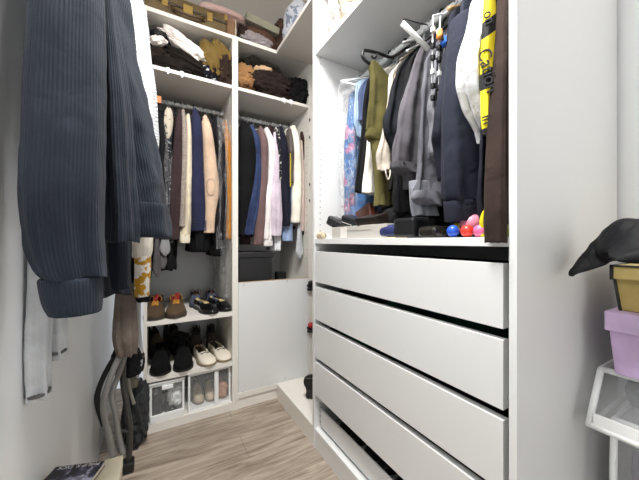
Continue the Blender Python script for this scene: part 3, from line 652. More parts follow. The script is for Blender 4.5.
heap('bag','black fabric bag crumpled behind the cases','bag',(.97,Y(420,.97),zc),(.22,.30,.13),cloth('#0e0e10'),85,amp=.12)
heap('bag','black fabric bag in the dark at the back of the counter','bag',(1.12,1.0,zc),(.26,.42,.20),cloth('#0c0c0e'),86,amp=.12)
# balls
def ball(u,v,x,r,h,label):
    p=P(u,v,x=x); bm=B(); bmesh.ops.create_uvsphere(bm,u_segments=28,v_segments=18,radius=r)
    tag(obj('ball',bm,plain(h,.35),smooth=True,loc=(x,p.y,max(p.z,zc+r))),label,'ball','plastic play balls on the counter')
ball(453,231,.765,.0175,'#2456c8','blue plastic ball at the left of the play balls')
ball(467,231,.765,.0175,'#e03a2c','red plastic ball between the blue and pink ones')
ball(480,231,.765,.0170,'#ee6f9f','small pink plastic ball right of the red one')
ball(457,228,.81,.017,'#cfc832','yellow green plastic ball behind the blue one')
ball(471,224,.815,.031,'#d9879c','larger dull pink ball behind the red one')
ball(508,231,.80,.016,'#b9cf2a','lime green plastic ball hidden at the near end of the counter')
bm=tube(B(),[(0,0,0),(0,.001,.035),(.0,-.005,.062),(.0,-.016,.066),(0,-.018,.045)],[.005,.007,.006,.005,.004],10,16)
tag(obj('toy_loop',bm,plain('#e8da1c',.4),smooth=True,loc=(.76,Y(482.5,.76),zc+.002)),'bright yellow plastic toy beside the pink ball','toy')
# ------------------------------------------------------------------ clothes on the upper shelf of the drawer wardrobe
heap('folded_clothes','pale pink crumpled blouse on the upper shelf beside the pin holes','clothes',(.88,1.25,2.112),(.20,.18,.36),cloth('#d9c4bc'),91,amp=.2,freq=1.9,stretch=(1,1,.7))
heap('folded_clothes','cream knitted sweater heaped on the upper shelf above the rail','clothes',(.87,1.07,2.112),(.22,.26,.22),cloth('#cdc3ae',bump=.5),92,amp=.2,freq=2)
heap('folded_clothes','beige cardigan on top of the cream sweater on the upper shelf','clothes',(.92,1.09,2.29),(.26,.28,.14),cloth('#b7aa94'),93,amp=.16)
heap('folded_clothes','taupe grey sweater at the near side of the upper shelf','clothes',(.93,.80,2.112),(.30,.24,.24),cloth('#8d8073'),94,amp=.18)
# ------------------------------------------------------------------ upper shelves of the back bays (piles of clothes)
def hp(label,u,v,y,size,c,seed,rz=0,h2=None,base=ZS,name='folded_clothes',cat='clothes',rough=.9,z=None,**k):
    x=X(u,y); zz=base if z is None else z
    return heap(name,label,cat,(x,y,zz),size,cloth(c,h2=h2,rough=rough,wr=.7),seed,rz,**k)
hp('black leather jacket rolled at the upper left of the pile',166,40,2.10,(.30,.26,.15),'#121213',101,rz=.5,name='leather_jacket',cat='jacket',rough=.35,z=ZS+.115,amp=.16,freq=1.6,stretch=(.5,1,1.4))
hp('dark brown heap of clothes at the lower left of the shelf',163,60,2.05,(.24,.22,.15),'#231c17',102,z=ZS,amp=.2,freq=2)
heap('folded_clothes','black folded clothes with grey strap at the front of the left pile','clothes',(.085,1.962,ZS),(.24,.09,.085),cloth('#17130f'),103,rz=-.08,amp=.18,stretch=(.5,1,1.6))
hp('white linen shirt spilling down across the dark clothes',181,45,1.985,(.27,.13,.085),'#e8dfd9',104,rz=-.10,ry=R(29),name='shirt',cat='shirt',z=ZS+.155,amp=.26,freq=1.9,stretch=(.6,1,1.2))
hp('white shirt collar end at the left of the linen shirt',160,45,1.96,(.08,.06,.05),'#e6ddd6',204,name='shirt',cat='shirt',ry=R(-20),z=ZS+.145,amp=.26)
hp('black quilted jacket under the white linen shirt',186,66,1.985,(.28,.11,.10),'#19140f',105,name='jacket',cat='jacket',ry=R(18),z=ZS+.045,amp=.2,stretch=(.5,1,1.5))
hp('grey brown trousers folded behind the white shirt',198,45,2.12,(.30,.22,.22),'#433c38',106,z=ZS+.01,ry=R(12),amp=.18,freq=1.6,stretch=(.5,1,1.4))
hp('mustard olive jacket bundled beside the divider',215,50,2.01,(.20,.19,.285),'#776031',107,h2='#6b5728',name='jacket',cat='jacket',z=ZS,amp=.24,freq=1.8,stretch=(1.3,1,.6))
hp('dark brown scarf tucked in front of the mustard jacket',225,70,1.965,(.14,.09,.20),'#2e211b',108,name='scarf',cat='scarf',z=ZS,amp=.26,freq=2.2)
heap('scarf','black scarf with small white print at the front of the pile','scarf',(X(210,1.95),1.95,ZS),(.09,.06,.10),cloth('#101016',h2='#c8c8cc',pscale=32,thr=.6),109,amp=.2)
hp('black sweater on top of the right back pile',258,72,2.08,(.28,.26,.16),'#1d1a15',111,name='sweater',cat='sweater',z=ZS+.13,amp=.22,stretch=(.6,1,1.3))
hp('tan camel cardigan beside the divider in the right pile',247,85,2.01,(.17,.16,.19),'#9a7248',112,h2='#80593a',name='cardigan',cat='cardigan',z=ZS,amp=.26)
hp('cream scarf end lying on the black sweater',264,72,1.97,(.13,.06,.05),'#c9aa86',113,name='scarf',cat='scarf',z=ZS+.165,ry=R(-12),amp=.3)
hp('dark chocolate sweater with curved folds in the right pile',269,88,1.99,(.33,.16,.175),'#261c19',114,name='sweater',cat='sweater',z=ZS,amp=.26,freq=2.4,stretch=(.5,1,1.7))
hp('black trousers crumpled at the right end of the shelf',296,88,2.01,(.19,.20,.21),'#0e0d0e',115,name='trousers',cat='trousers',z=ZS,amp=.2,freq=2.2)
hp('dark plum cardigan behind the chocolate sweater',282,80,2.14,(.30,.24,.235),'#33232a',116,name='cardigan',cat='cardigan',z=ZS,amp=.22)
# ------------------------------------------------------------------ on top of the back run
cx=X(188,1.93); leather=cloth('#5a4a30',h2='#66563a',rough=.45,pscale=14,sheen=0,wr=.15)
s=thing('suitcase','vintage olive brown suitcase with brass latches lying on top of the wardrobe','suitcase',(cx,1.925,ZT))
shw=.228
obj('body',bx(-shw,shw,0,.34,0,.068),leather,s,bevel=.012); obj('lid',bx(-shw,shw,0,.34,.071,.125),leather,s,bevel=.012)
obj('seam_band',bx(-shw-.001,shw+.001,-.001,.341,.065,.074),plain('#2c2216',.5),s)
brass=plain('#b79a5a',.28,.85)
for xx in (-.125,.125):
    l=bx(xx-.016,xx+.016,-.006,.0,.045,.098); box(l,xx-.011,xx+.011,-.011,-.006,.058,.086); obj('latch',l,brass,s,bevel=.002)
l=bx(-.026,.026,-.006,.0,.040,.094); box(l,-.008,.008,-.012,-.006,.03,.06); obj('lock_plate',l,brass,s,bevel=.002)
obj('handle',tube(B(),[(-.085,-.004,.045),(-.075,-.022,.03),(-.04,-.03,.018),(.04,-.03,.018),(.075,-.022,.03),(.085,-.004,.045)],.007,10,24),plain('#4a351e',.4),s,smooth=True)
for xx in (-.085,.085): obj('handle_ring',tube(B(),[(xx+.017*math.cos(a),-.006,.045+.017*math.sin(a)) for a in [R(i*30) for i in range(12)]],.0035,8,closed=True),plain('#5b4526',.4),s,smooth=True)
for xx in (-1,1): obj('corner_cap',bx(xx*shw-.014 if xx>0 else -shw-.004,shw+.004 if xx>0 else -shw+.014,-.004,.03,.088,.128),brass,s,bevel=.004)
heap('quilt','folded pale pink quilt lying on the suitcase','quilt',(X(222,1.99),1.99,ZT+.126),(.30,.14,.055),cloth('#c7a9a2',h2='#b99a94'),121,rz=-.04,amp=.1,freq=1.6,stretch=(.4,1,2))
tb_=thing('travel_bag','tan travel bag with pale piping between suitcase and brown clothes','bag',(.435,1.95,ZT))
obj('body',bx(-.027,.03,0,.3,0,.135),cloth('#7f6248',rough=.6),tb_,bevel=.012)
obj('piping',tube(B(),[(.03,0,.004),(.032,-.002,.07),(.030,0,.132),(.0,.0,.137),(-.027,0,.133)],.0035,8,20),plain('#d8c8ae',.6),tb_,smooth=True)
sx=X(259,2.0)
heap('folded_clothes','brown folded blanket under the green tray on top of the wardrobe','blanket',(sx,2.04,ZT+.004),(.26,.20,.16),cloth('#5a4033'),122,amp=.1,freq=1.6)
heap('folded_clothes','dark brown leather gloves heap beside the tan bag','gloves',(X(243,1.97),1.99,ZT),(.07,.10,.13),cloth('#2a1d16',rough=.5),123,amp=.2)
tray=bx(-.12,.12,-.09,.09,0,.004); 
for a in ((-.12,-.116,-.09,.09),(.116,.12,-.09,.09),(-.12,.12,-.09,-.086),(-.12,.12,.086,.09)): box(tray,a[0],a[1],a[2],a[3],.004,.045)
tag(obj('box_lid',tray,cloth('#8d8a78',rough=.7),loc=(sx+.01,2.03,ZT+.165),rot=(R(10),R(6),0)),'grey green open box lid resting on the brown blanket','box lid')
heap('hoodie','light grey hoodie crumpled at the front edge on top of the wardrobe','sweatshirt',(X(257,1.955),1.965,ZT),(.21,.09,.085),cloth('#8d8586',wr=.7),124,amp=.25,freq=2.2)
heap('fleece','brown fluffy fleece piled high at the wardrobe corner','fleece',(X(283,2.02),2.05,ZT),(.17,.22,.30),cloth('#5b4438',h2='#3e2d25',pscale=26),125,amp=.12,freq=2.4)
heap('pillow','white and blue grey patterned pillow on top of the corner bay','pillow',(.86,1.80,ZT),(.20,.22,.27),cloth('#c7cad2',h2='#7d8798',pscale=20,thr=.56),126,amp=.12,freq=1.8)
# ------------------------------------------------------------------ black storage boxes in the right back bay
zsb=.76
x0=X(237.5,1.97); 
bt=P(277,250,y=1.97)
sbx=thing('storage_box','large black storage box with lid in the right back bay','storage box',(.60,2.12,zsb))
obj('body',bx(-.115,.115,-.14,.16,0,.24),plain('#1c1c1e',.55),sbx,bevel=.006); obj('lid',bx(-.12,.12,-.145,.165,.24,.285),plain('#222225',.5),sbx,bevel=.005)
# adjust to seen corners
l=X(238,1.985)-.0; r=X(272.5,1.985); sbx.location=((l+r)/2+.003,2.13,zsb); sbx.scale=((r-l)/.24*1.0,1,(P(255,252,y=1.985).z-zsb)/.285)
t=slabthing('small_box','small black box right of the large storage box','storage box',(X(282,2.02),2.05,zsb),(.07,.07,P(282,272,y=2.02).z-zsb),plain('#141416',.4),(0,0,0),.006)
# ------------------------------------------------------------------ shoes
def lerp(tbl,t):
    for (a,b),(c,d) in zip(tbl,tbl[1:]):
        if t<=c: return b+(d-b)*(t-a)/(c-a) if c>a else d
    return tbl[-1][1]
def sm(a,b,x): x=max(0,min(1,(x-a)/(b-a))); return x*x*(3-2*x)
def shoe_base(W=.048,Hh=.07,Ht=.045,rim=.065,op=.46,L=.28,zs=.016,toe=.5):
    out=[(0,.0),(.02,.38),(.06,.60),(.14,.70),(.3,.66),(.45,.72),(.62,.95),(.72,1.0),(.82,.95),(.9,.80),(.96,.55),(.99,.28),(1,.0)]
    top=[(0,rim),(.1,rim),(.3,rim*.95),(op,max(Hh,rim*.9)),(.6,Hh*.86),(.75,Ht*1.05),(.88,Ht*.85),(.96,Ht*.6),(1,zs+.004)]
    return out,top
def shoe(root,side,mats,W=.048,L=.28,Hh=.075,Ht=.045,rim=.068,op=.46,zs=.016,heel=.010,lace=None,tongue=None,bit=None,x=0,y=0,rz=0,lining=None,throat=None):
    """toe points to local -y; built as sole, upper with lining, laces"""
    out,top=shoe_base(W,Hh,Ht,rim,op,L,zs)
    Mx=Matrix.Translation((x,y,0))@Matrix.Rotation(rz,4,'Z')
    def place(t,s,z): 
        bend=side*.10*W*math.sin(PI*t)
        return Mx@Vector((s+bend,L/2-t*L,z))
    NT,NS=44,40; bm=B(); rows=[]
    for i in range(NT+1):
        t=.5-.5*math.cos(PI*i/NT); w=W*lerp(out,t)*.97; Ht_=lerp(top,t); of=1-sm(op-.07,op+.02,t); of*=sm(.015,.05,t)
        row=[]
        for j in range(NS+1):
            s=-1+2*j/NS; m=abs(s); sg=1 if s>=0 else -1
            th=m*PI/2; cx_=w*math.sin(th)**.85 if m>0 else 0; cz=zs+(Ht_-zs)*max(0,math.cos(th))**.62
            if m>=.6: tt=(1-m)/.4; ox=w*(1+.10*math.sin(PI*tt)-.16*tt*tt); oz=zs+(Ht_-zs)*tt
            else: k=m/.6; ox=w*.84*k; oz=Ht_-(Ht_-zs-.004)*sm(0,.22,1-k)
            px=cx_+(ox-cx_)*of; pz=cz+(oz-cz)*of
            row.append(bm.verts.new(place(t,sg*px,pz)))
        rows.append(row)
    for i in range(NT):
        for j in range(NS):
            f=bm.faces.new((rows[i][j],rows[i][j+1],rows[i+1][j+1],rows[i+1][j]))
            s=abs(-1+2*(j+.5)/NS); t=.5-.5*math.cos(PI*(i+.5)/NT)
            if s<.57 and t<op-.02: f.material_index=1
            if throat and s<.22 and op-.02<t<op+.17: f.material_index=2
    bmesh.ops.remove_doubles(bm,verts=bm.verts,dist=1e-5)
    sh=obj('shoe',bm,[mats[0],lining or plain('#3a332c',.8),throat or mats[0]],root,smooth=True)
    so=B(); lo=[];hi=[]
    for i in range(NT+1):
        t=.5-.5*math.cos(PI*i/NT); w=W*lerp(out,t)+.004*math.sin(PI*t)**.3 if 0<t<1 else .0005
        z0=0 if (t<.34 or .5<t<.88) else (.004 if t<.5 else .004)
        for lst,z in ((lo,z0),(hi,zs)): lst.append((so.verts.new(place(t,-w,z)),so.verts.new(place(t,w,z))))
    for i in range(NT):
        for a,b in ((lo,0),(hi,1)):
            q=(a[i][0],a[i][1],a[i+1][1],a[i+1][0]); so.faces.new(q if b else q[::-1])
        for k in (0,1): so.faces.new((lo[i][k],hi[i][k],hi[i+1][k],lo[i+1][k]))
    obj('sole',so,mats[1],sh)
    if lace:
        lb=B()
        for k in range(4):
            t=op+.02+k*.045; hz=lerp(top,t); w=W*lerp(out,t)*.36
            tube(lb,[place(t-.01,-w,hz-.006),place(t,0,hz+.004),place(t+.01,w,hz-.006)],.0022,6,8)
            tube(lb,[place(t+.01,-w,hz-.006),place(t,0,hz+.005),place(t-.01,w,hz-.006)],.0022,6,8)
        for sg in (-1,1): tube(lb,[place(op,0,lerp(top,op)+.006),place(op-.03,sg*.018,lerp(top,op)+.022),place(op+.02,sg*.034,lerp(top,op)+.012),place(op+.05,sg*.03,lerp(top,op)-.008)],.0018,6,12)
        obj('laces',lb,lace,sh,smooth=True)
    if tongue:
        tb=B(); tl=lerp(top,op)
        pts=[place(op+.06,0,tl-.004),place(op-.01,0,tl+.006),place(op-.08,0,tl+.026)]
        tube(tb,pts,[W*.36,W*.42,W*.40,W*.34],12,10,flat=.18); obj('tongue',tb,tongue,sh,smooth=True)
    if bit:
        bb=B(); tz=lerp(top,op+.10)
        tube(bb,[place(op+.10,-.022,tz-.004),place(op+.10,-.008,tz+.005),place(op+.10,.008,tz+.005),place(op+.10,.022,tz-.004)],.0022,6,10)
        for sg in (-1,1): tube(bb,[place(op+.10+.03*math.cos(a),sg*.020+.006*math.sin(a)*sg,tz+.001) for a in [R(i*45) for i in range(8)]],.0016,6,closed=True)
        obj('horsebit',bb,bit,sh,smooth=True)
    return sh
SH='shoes in the left back bay'
def pair(label,name,u,y,z,sep,yaw,toeback=False,spread=0,**k):
    root=thing(name,label,'shoes',(X(u,y),y,z),yaw+(PI if toeback else 0),SH)
    mats=k.pop('mats')
    for s in (-1,1): shoe(root,s,mats,x=s*sep/2,rz=s*spread,y=s*k.get('yo',0),**{a:b for a,b in k.items() if a!='yo'})
    return root
z1=.640; z2=.318; zb0=.05
suede=cloth('#4a3c2c',bump=.4,rough=.85,wr=.15); 
pair('pair of brown suede walking shoes with red collars on the upper shoe shelf','walking_shoes',166,2.06,z1,.105,R(-4),mats=(suede,plain('#3a3129',.7)),W=.058,L=.30,Hh=.082,Ht=.062,rim=.104,op=.47,zs=.02,tongue=cloth('#8a2420'),lining=cloth('#7a1f1c'),lace=plain('#b9822c',.8),throat=cloth('#9a6a28'))
pair('pair of blue grey suede lace shoes set behind the black loafers','lace_shoes',204,2.27,z1,.105,R(-2),mats=(cloth('#4a5468',wr=.15),plain('#33363c',.6)),W=.044,L=.27,Hh=.085,Ht=.05,rim=.08,op=.45,lace=plain('#6b4330',.8))
pair('pair of polished black slip-on shoes with tan lining on the upper shoe shelf','loafers',212.5,2.055,z1,.098,R(14),mats=(plain('#101011',.18,coat=.6),plain('#0c0c0c',.5)),W=.048,L=.29,Hh=.066,Ht=.045,rim=.066,op=.47,lining=cloth('#b3a070'),throat=cloth('#b3a070'))
pair('pair of grey brown ankle boots standing behind the white loafers','ankle_boots',204,2.27,z2,.10,R(-6),mats=(cloth('#3e3732',rough=.5,wr=.15),plain('#22201e',.6)),W=.044,L=.28,Hh=.12,Ht=.055,rim=.14,op=.42,lace=plain('#1d1b1a',.8),tongue=cloth('#332e2a'))
pair('pair of cream white loafers with metal horsebits on the lower shoe shelf','loafers',211.5,2.05,z2,.098,R(10),mats=(plain('#e4dccb',.45),plain('#8d7d66',.7)),W=.052,L=.285,Hh=.060,Ht=.044,rim=.062,op=.50,bit=plain('#5c5c60',.25,1),lining=cloth('#a08a68'))
pair('pair of black suede shoes toes forward on the lower shoe shelf','suede_shoes',172,2.05,z2,.115,R(-2),mats=(cloth('#060607',rough=.95,wr=.1,sheen=0),plain('#0a0a0a',.6)),W=.055,L=.30,Hh=.12,Ht=.07,rim=.115,op=.36,zs=.018,lining=black)
pair('pair of dark olive boots slumped behind the black suede shoes','ankle_boots',166,2.31,z2,.12,R(20),mats=(cloth('#3a3328',wr=.3),plain('#22201e',.6)),W=.05,L=.28,Hh=.15,Ht=.07,rim=.17,op=.45,lining=black)
heap('bag','black soft pouch lying over the dark olive boots','bag',(X(181,2.17),2.2,z2),(.12,.12,.15),cloth('#151517',rough=.7),131,amp=.16)
# transparent shoe boxes
def shoebox(label,u0,u1,y,ztop,rz):
    xa,xb=X(u0,y),X(u1,y); w=xb-xa; h=ztop-zb0; D=.34
    r=thing('shoe_box',label,'shoe box',((xa+xb)/2,y,zb0),rz,'clear drop-front shoe boxes'); W2=w/2
    fr=B(); t=.012
    for sx_ in (-1,1):
        for yy in (0,D-t): box(fr,sx_*W2-(t if sx_>0 else 0),sx_*W2+(0 if sx_>0 else t),yy,yy+t,0,h)
    for zz in (0,h-t):
        for yy in (0,D-t): box(fr,-W2+t,W2-t,yy,yy+t,zz,zz+t)
        for sx_ in (-1,1): box(fr,min(sx_*W2,sx_*(W2-t)),max(sx_*W2,sx_*(W2-t)),t,D-t,zz,zz+t)
    obj('frame',fr,WPL,r,bevel=.002)
    obj('lid',bx(-W2-.004,W2+.004,-.006,D+.004,h,h+.012),plain('#e6e8e8',.35),r,bevel=.004)
    obj('floor_tray',bx(-W2+t,W2-t,t,D-t,.001,.006),WPL,r)
    pn=bx(-W2+t,W2-t,.003,.006,t,h-t); box(pn,-W2+.003,-W2+.006,t,D-t,t,h-t); box(pn,W2-.006,W2-.003,t,D-t,t,h-t)
    obj('clear_panel',pn,clear('#f4f6f6',.07,.1,.05,patch=False),r)
    return r,w,h
r1,w_,h_=shoebox('clear white framed shoe box on the left holding black shoes',149.5,184.5,1.93,.265,R(2))
bm=bx(-.03,.03,-.010,.002,h_-.035,h_-.012); obj('latch',bm,WPL,r1,bevel=.003)
bm=bx(-w_/2+.002,w_/2-.002,-.012,-.001,.0,.045); obj('front_lip',bm,WPL,r1,bevel=.004)
r2,w2_,h2_=shoebox('clear white framed shoe box on the right holding beige shoes',188,231,1.935,.282,R(4))
bm=bx(.025,.05,-.006,.001,.012,h2_-.012); obj('front_strap',bm,WPL,r2,bevel=.002)
pair('pair of black trainers inside the left clear shoe box','trainers',163,2.10,zb0+.007,.07,0,mats=(cloth('#141416',wr=.1),plain('#0e0e0e',.5)),W=.034,L=.24,Hh=.10,Ht=.055,rim=.09,op=.42,lining=black,lace=plain('#d8d8d8',.7))
heap('tissue_paper','crumpled white tissue paper in the left clear shoe box','paper',(X(176,2.0),2.01,zb0+.04),(.09,.07,.11),plain('#e8e9ea',.7),133,amp=.25)
pair('pair of beige shoes inside the right clear shoe box','low_shoes',203,2.10,zb0+.007,.07,0,mats=(cloth('#b7a994',wr=.1),plain('#8d8474',.5)),W=.034,L=.24,Hh=.09,Ht=.05,rim=.085,op=.42)
heap('slipper','pink and tan patterned slipper behind the front strap of the right shoe box','slipper',(X(222,2.01),2.02,zb0+.007),(.075,.11,.11),cloth('#a07a62',h2='#c59a84',pscale=30),134,amp=.08)
# things in the corner bay
p=P(309.5,400,y=1.60); root=thing('slipper','black slipper standing upright on the corner bay base board','slipper',(p.x+.012,1.60,.107+.078))
root.rotation_euler=(R(-84),0,R(-30))
shoe(root,1,(cloth('#1a1716'),plain('#171514',.6)),W=.048,L=.155,Hh=.05,Ht=.04,rim=.045,op=.35,zs=.014)
def shoe_hook(label,u,v,red):
    p=P(u,v,x=.955); t=thing('wall_hook',label,'hook',(XR2+.032,YF-.02,p.z))
    bm=tube(B(),[(.01,.018,0),(-.02,0,0),(-.045,-.008,.004),(-.055,-.01,.018)],.008,8,14); obj('arm',bm,BPL,t,smooth=True)
    bm=crumple((.05,.03,.04),int(v),3,.2); o=obj('grip',bm,plain('#b01f26',.5) if red else BPL,t,smooth=True,loc=(-.018,0,.004))
    bm=crumple((.06,.03,.03),int(v)+3,3,.2); o=obj('pad',bm,BPL,t,smooth=True,loc=(-.02,0,-.03))
    return t
shoe_hook('small black hook bracket on the corner post, upper one',311,289,False)
shoe_hook('black hook bracket with a red grip on the corner post, lower one',311,333,True)
# ------------------------------------------------------------------ drawer contents
cols=[('#141416','black folded T-shirts'),('#0f4a3c','dark green folded jumper'),('#1e2024','charcoal folded leggings'),('#101013','black folded socks'),('#232a3c','dark blue folded shorts'),('#161618','black folded vests')]
k=0
for i,(a,b) in enumerate(DR):
    for j,(yy,ww) in enumerate(((1.15,.30),(.84,.28),(.55,.28))):
        c,n_=cols[(k*5+1)%6 if not (i==1) else [1,2,0][(j+1)%3]]
        if i==1 and j==0: c='#141416'; n_='black folded T-shirts'
        if i==1 and j==1: c='#0f4a3c'; n_='dark green folded jumper'
        lab=f"{n_} {('at the far end','in the middle','at the near end')[j]} of the {('top','second','third','fourth')[i]} drawer, packed to darken its gap"
        heap('folded_clothes',lab,'clothes',(XF+.165,yy,a+.014),(.25,ww,b-a-.022),cloth(c),140+k,amp=.08,res=4); k+=1  # piles added dark so the gaps between drawers stay black
for j,yy in enumerate((1.18,.98,.78,.58)):
    r_=pair(f"pair of shoes, dark to carry the shade, in the open shoe tray, {('farthest','second farthest','second nearest','nearest')[j]} pair",'tray_shoes',400,1,.128,.085,R(-90),mats=(plain(('#121214','#23252a','#151311','#2a2c30')[j],.35),plain('#0c0c0c',.5)),W=.038,L=.25,Hh=.06,Ht=.045,rim=.058,op=.45)  # tray contents coloured dark to stand for the shade inside
    r_.location=(XF+.20,yy,.128); r_['group']='shoes in the pull-out tray'
# ------------------------------------------------------------------ left wall: jackets on hooks
def hookthing(label,y,z):
    t=thing('wall_hook',label,'hook',(WL,y,z)); obj('plate',bx(0,.006,-.012,.012,-.035,.035),CHROME,t,bevel=.002)
    obj('peg',tube(B(),[(.004,0,.01),(.05,0,.0),(.075,0,.02)],.006,8,12),CHROME,t,smooth=True); return t
cord=cloth('#252b35',h2='#2b323d',ribs=190,weave=700,bump=.3,wr=.25,pscale=5,sheen=.3)
hookthing('metal coat hook above the corduroy jacket',.80,1.98)
j=thing('corduroy_jacket','dark slate blue corduroy jacket hanging on the left wall in the foreground','jacket',(-.10,.85,1.9))
def PR(rows):
    """rows: (u_left,u_right,v,y,depth) -> horizontal loft sections in world space"""
    o=[]
    for ul,ur,v,y,d in rows:
        a=P(ul,v,y=y); b=P(ur,v,y=y); o.append(((a.x+b.x)/2-j.location.x,y-j.location.y,(a.z+b.z)/2-j.location.z,(b.x-a.x)/2,d))
    return o
# sleeve nearest the camera
slv=obj('sleeve',loft(PR([(40,98,-75,.72,.05),(34,104,-45,.70,.055),(30,106,-5,.69,.058),(26,107,60,.68,.058),(21,107,130,.67,.056),(19,106,190,.665,.054),(22,105,240,.66,.050),(30,104,268,.66,.046),(39,103,277,.66,.043)]),64,90,.006,4,5,2.2,wob=.006),cord,j,smooth=True)
obj('cuff',loft(PR([(40,102,277,.66,.041),(38,103,281,.66,.043),(42,103,300,.66,.043),(48,102,311,.66,.042),(50,101,312,.66,.040)]),64,16,.0012,4,5,2.2,wob=0),cord,slv,smooth=True)
bmw=B()
st=[P(u,v,y=.685-.055)-j.location for u,v in ((37,14),(50,6),(70,-1),(90,0),(101,8))]
# body behind the sleeve: front edge flares outwards to the hem
bo=obj('body',loft(PR([(60,112,-90,.90,.05),(62,120,-40,.89,.075),(66,127,0,.88,.09),(70,137,60,.88,.095),(74,149,115,.87,.095),(76,160,170,.87,.095),(77,167,208,.87,.095)]),120,90,.010,3,12,2.2,wob=.0,ftop=.6),cord,j,smooth=True)
obj('hem_band',loft(PR([(77,168,205,.87,.097),(77,169,209,.87,.099),(78,171,234,.87,.098),(80,170,238,.87,.095)]),120,14,.010,3,12,2.2,wob=0,ftop=1),cord,bo,smooth=True)
obj('front_panel',loft(PR([(104,112,-60,.80,.020),(103,116,0,.79,.030),(104,124,60,.785,.034),(106,130,115,.78,.036),(107,134,170,.78,.036),(108,137,215,.78,.034),(109,137,242,.78,.032)]),60,80,.006,3,14,2.2,wob=.003),cord,bo,smooth=True)
obj('far_sleeve',loft(PR([(78,112,-40,1.0,.04),(90,122,60,1.04,.05),(100,128,160,1.06,.05),(103,131,238,1.05,.045),(104,131,268,1.05,.042),(105,130,288,1.05,.042)]),48,60,.004,4,6,2.2),cloth('#1c212b',ribs=210,wr=.2),j,smooth=True)
obj('yoke',loft(PR([(28,60,-120,.80,.04),(32,108,-95,.80,.07),(30,110,-60,.79,.085),(31,108,-22,.785,.09),(33,103,-2,.78,.08)]),64,40,.003,4,15,2.2),cord,j,smooth=True)
hanger('wood','wooden hanger inside the corduroy jacket',(-.13,.84,2.0),R(75),HG,.15)
# dark jacket below
hookthing('metal coat hook above the black coat',1.14,1.98)
g=thing('coat','black coat hanging behind the corduroy jacket on the left wall','coat',(-.17,1.15,1.95))
def PRg(rows,root):
    o=[]
    for ul,ur,v,y,d in rows:
        a=P(ul,v,y=y); b=P(ur,v,y=y); o.append(((a.x+b.x)/2-root.location.x,y-root.location.y,(a.z+b.z)/2-root.location.z,(b.x-a.x)/2,d))
    return o
obj('body',loft(PRg([(80,100,-20,1.2,.03),(78,112,30,1.22,.06),(82,122,150,1.25,.07),(86,128,250,1.25,.07),(88,130,293,1.25,.07)],g),64,60,.012,6,31,2.4),cloth('#191b20'),g,smooth=True)
obj('sleeve',loft(PRg([(70,96,40,1.0,.03),(72,104,160,.98,.04),(74,108,262,.96,.04),(78,110,288,.96,.035),(80,109,296,.96,.034)],g),40,50,.004,4,32,2.2),cloth('#1c1e24'),g,smooth=True)
# pale grey top with overlocked sleeves close to the wall
g=thing('long_sleeve_top','pale grey long sleeved top with dark stitched cuffs against the left wall','top',(WL+.03,1.02,1.9))
pm=cloth('#b9bcbf',wr=.6)
obj('body',loft([(0,0,-.05,.010,.05),(.005,0,-.12,.018,.12),(.005,.02,-.6,.02,.13),(.005,.02,-.78,.02,.13)],56,50,.006,6,41,2.4),pm,g,smooth=True)
s1=obj('sleeve',loft(PRg([(30,55,120,.90,.03),(29,58,220,.90,.034),(28,56,262,.89,.03),(27,52,320,.89,.028),(27,48,370,.89,.026),(27,49,397,.89,.025)],g),40,60,.006,4,42,2.2,wob=.006),pm,g,smooth=True)
obj('stitching',loft(PRg([(26,50.5,391,.89,.030),(26,50.5,393.5,.89,.030)],g),40,3,.0,4,42,2.2,wob=0),cloth('#5c5a58'),s1,smooth=True)
s2=obj('sleeve',loft(PRg([(50,70,180,1.03,.03),(50,70,250,1.03,.034),(49,66,320,1.03,.03),(50,66,352,1.03,.028),(50,65,358,1.03,.026)],g),40,50,.005,4,43,2.2,wob=.004),pm,g,smooth=True)
obj('stitching',loft(PRg([(49,67,349,1.03,.033),(49,67,351.5,1.03,.033)],g),40,3,.0,4,42,2.2,wob=0),cloth('#5c5a58'),s2,smooth=True)
# white cable knit and cream blouse hanging between wall and wardrobe
hookthing('metal coat hook above the white knitted cardigan',1.45,2.25)
g=thing('cardigan','white chunky knitted cardigan hanging left of the back wardrobe','cardigan',(-.10,1.45,2.2))
km,nt,bs=newmat('white_knit'); N=nt.nodes.new; Lk=nt.links.new
bs.inputs['Base Color'].default_value=lin('#d5dade'); bs.inputs['Roughness'].default_value=.9
tc=N('ShaderNodeTexCoord'); wv=N('ShaderNodeTexWave'); wv.inputs['Scale'].default_value=22; wv.bands_direction='Z'; wv.inputs['Distortion'].default_value=6; wv.inputs['Detail'].default_value=2; Lk(tc.outputs['Object'],wv.inputs[0])
bp=N('ShaderNodeBump'); bp.inputs['Strength'].default_value=.5; bp.inputs['Distance'].default_value=.005; Lk(wv.outputs[0],bp.inputs['Height']); Lk(bp.outputs[0],bs.inputs['Normal'])
obj('body',loft(PRg([(105,128,-60,1.4,.03),(104,137,-20,1.4,.06),(108,146,10,1.4,.07),(112,150,50,1.4,.07),(116,155,85,1.4,.07),(118,157,130,1.4,.07),(120,158,190,1.4,.07),(122,158,236,1.4,.07)],g),64,80,.007,6,51,2.3,wob=.0),km,g,smooth=True)
g=thing('blouse','cream blouse with gold scroll print hanging below the knitted cardigan','blouse',(-.06,1.62,1.8))
obj('body',loft(PRg([(128,142,120,1.60,.03),(126,150,180,1.60,.05),(129,153,235,1.60,.045),(133,150,258,1.60,.035)],g),48,50,.006,5,52,2.3),cloth('#d8d2c6'),g,smooth=True)
obj('printed_hem',loft(PRg([(134,151,256,1.60,.036),(135,151,275,1.60,.036),(136,150,296,1.60,.034)],g),48,24,.003,5,53,2.3),cloth('#e4e0d8',h2='#b98a24',pscale=26,thr=.47),g,smooth=True)
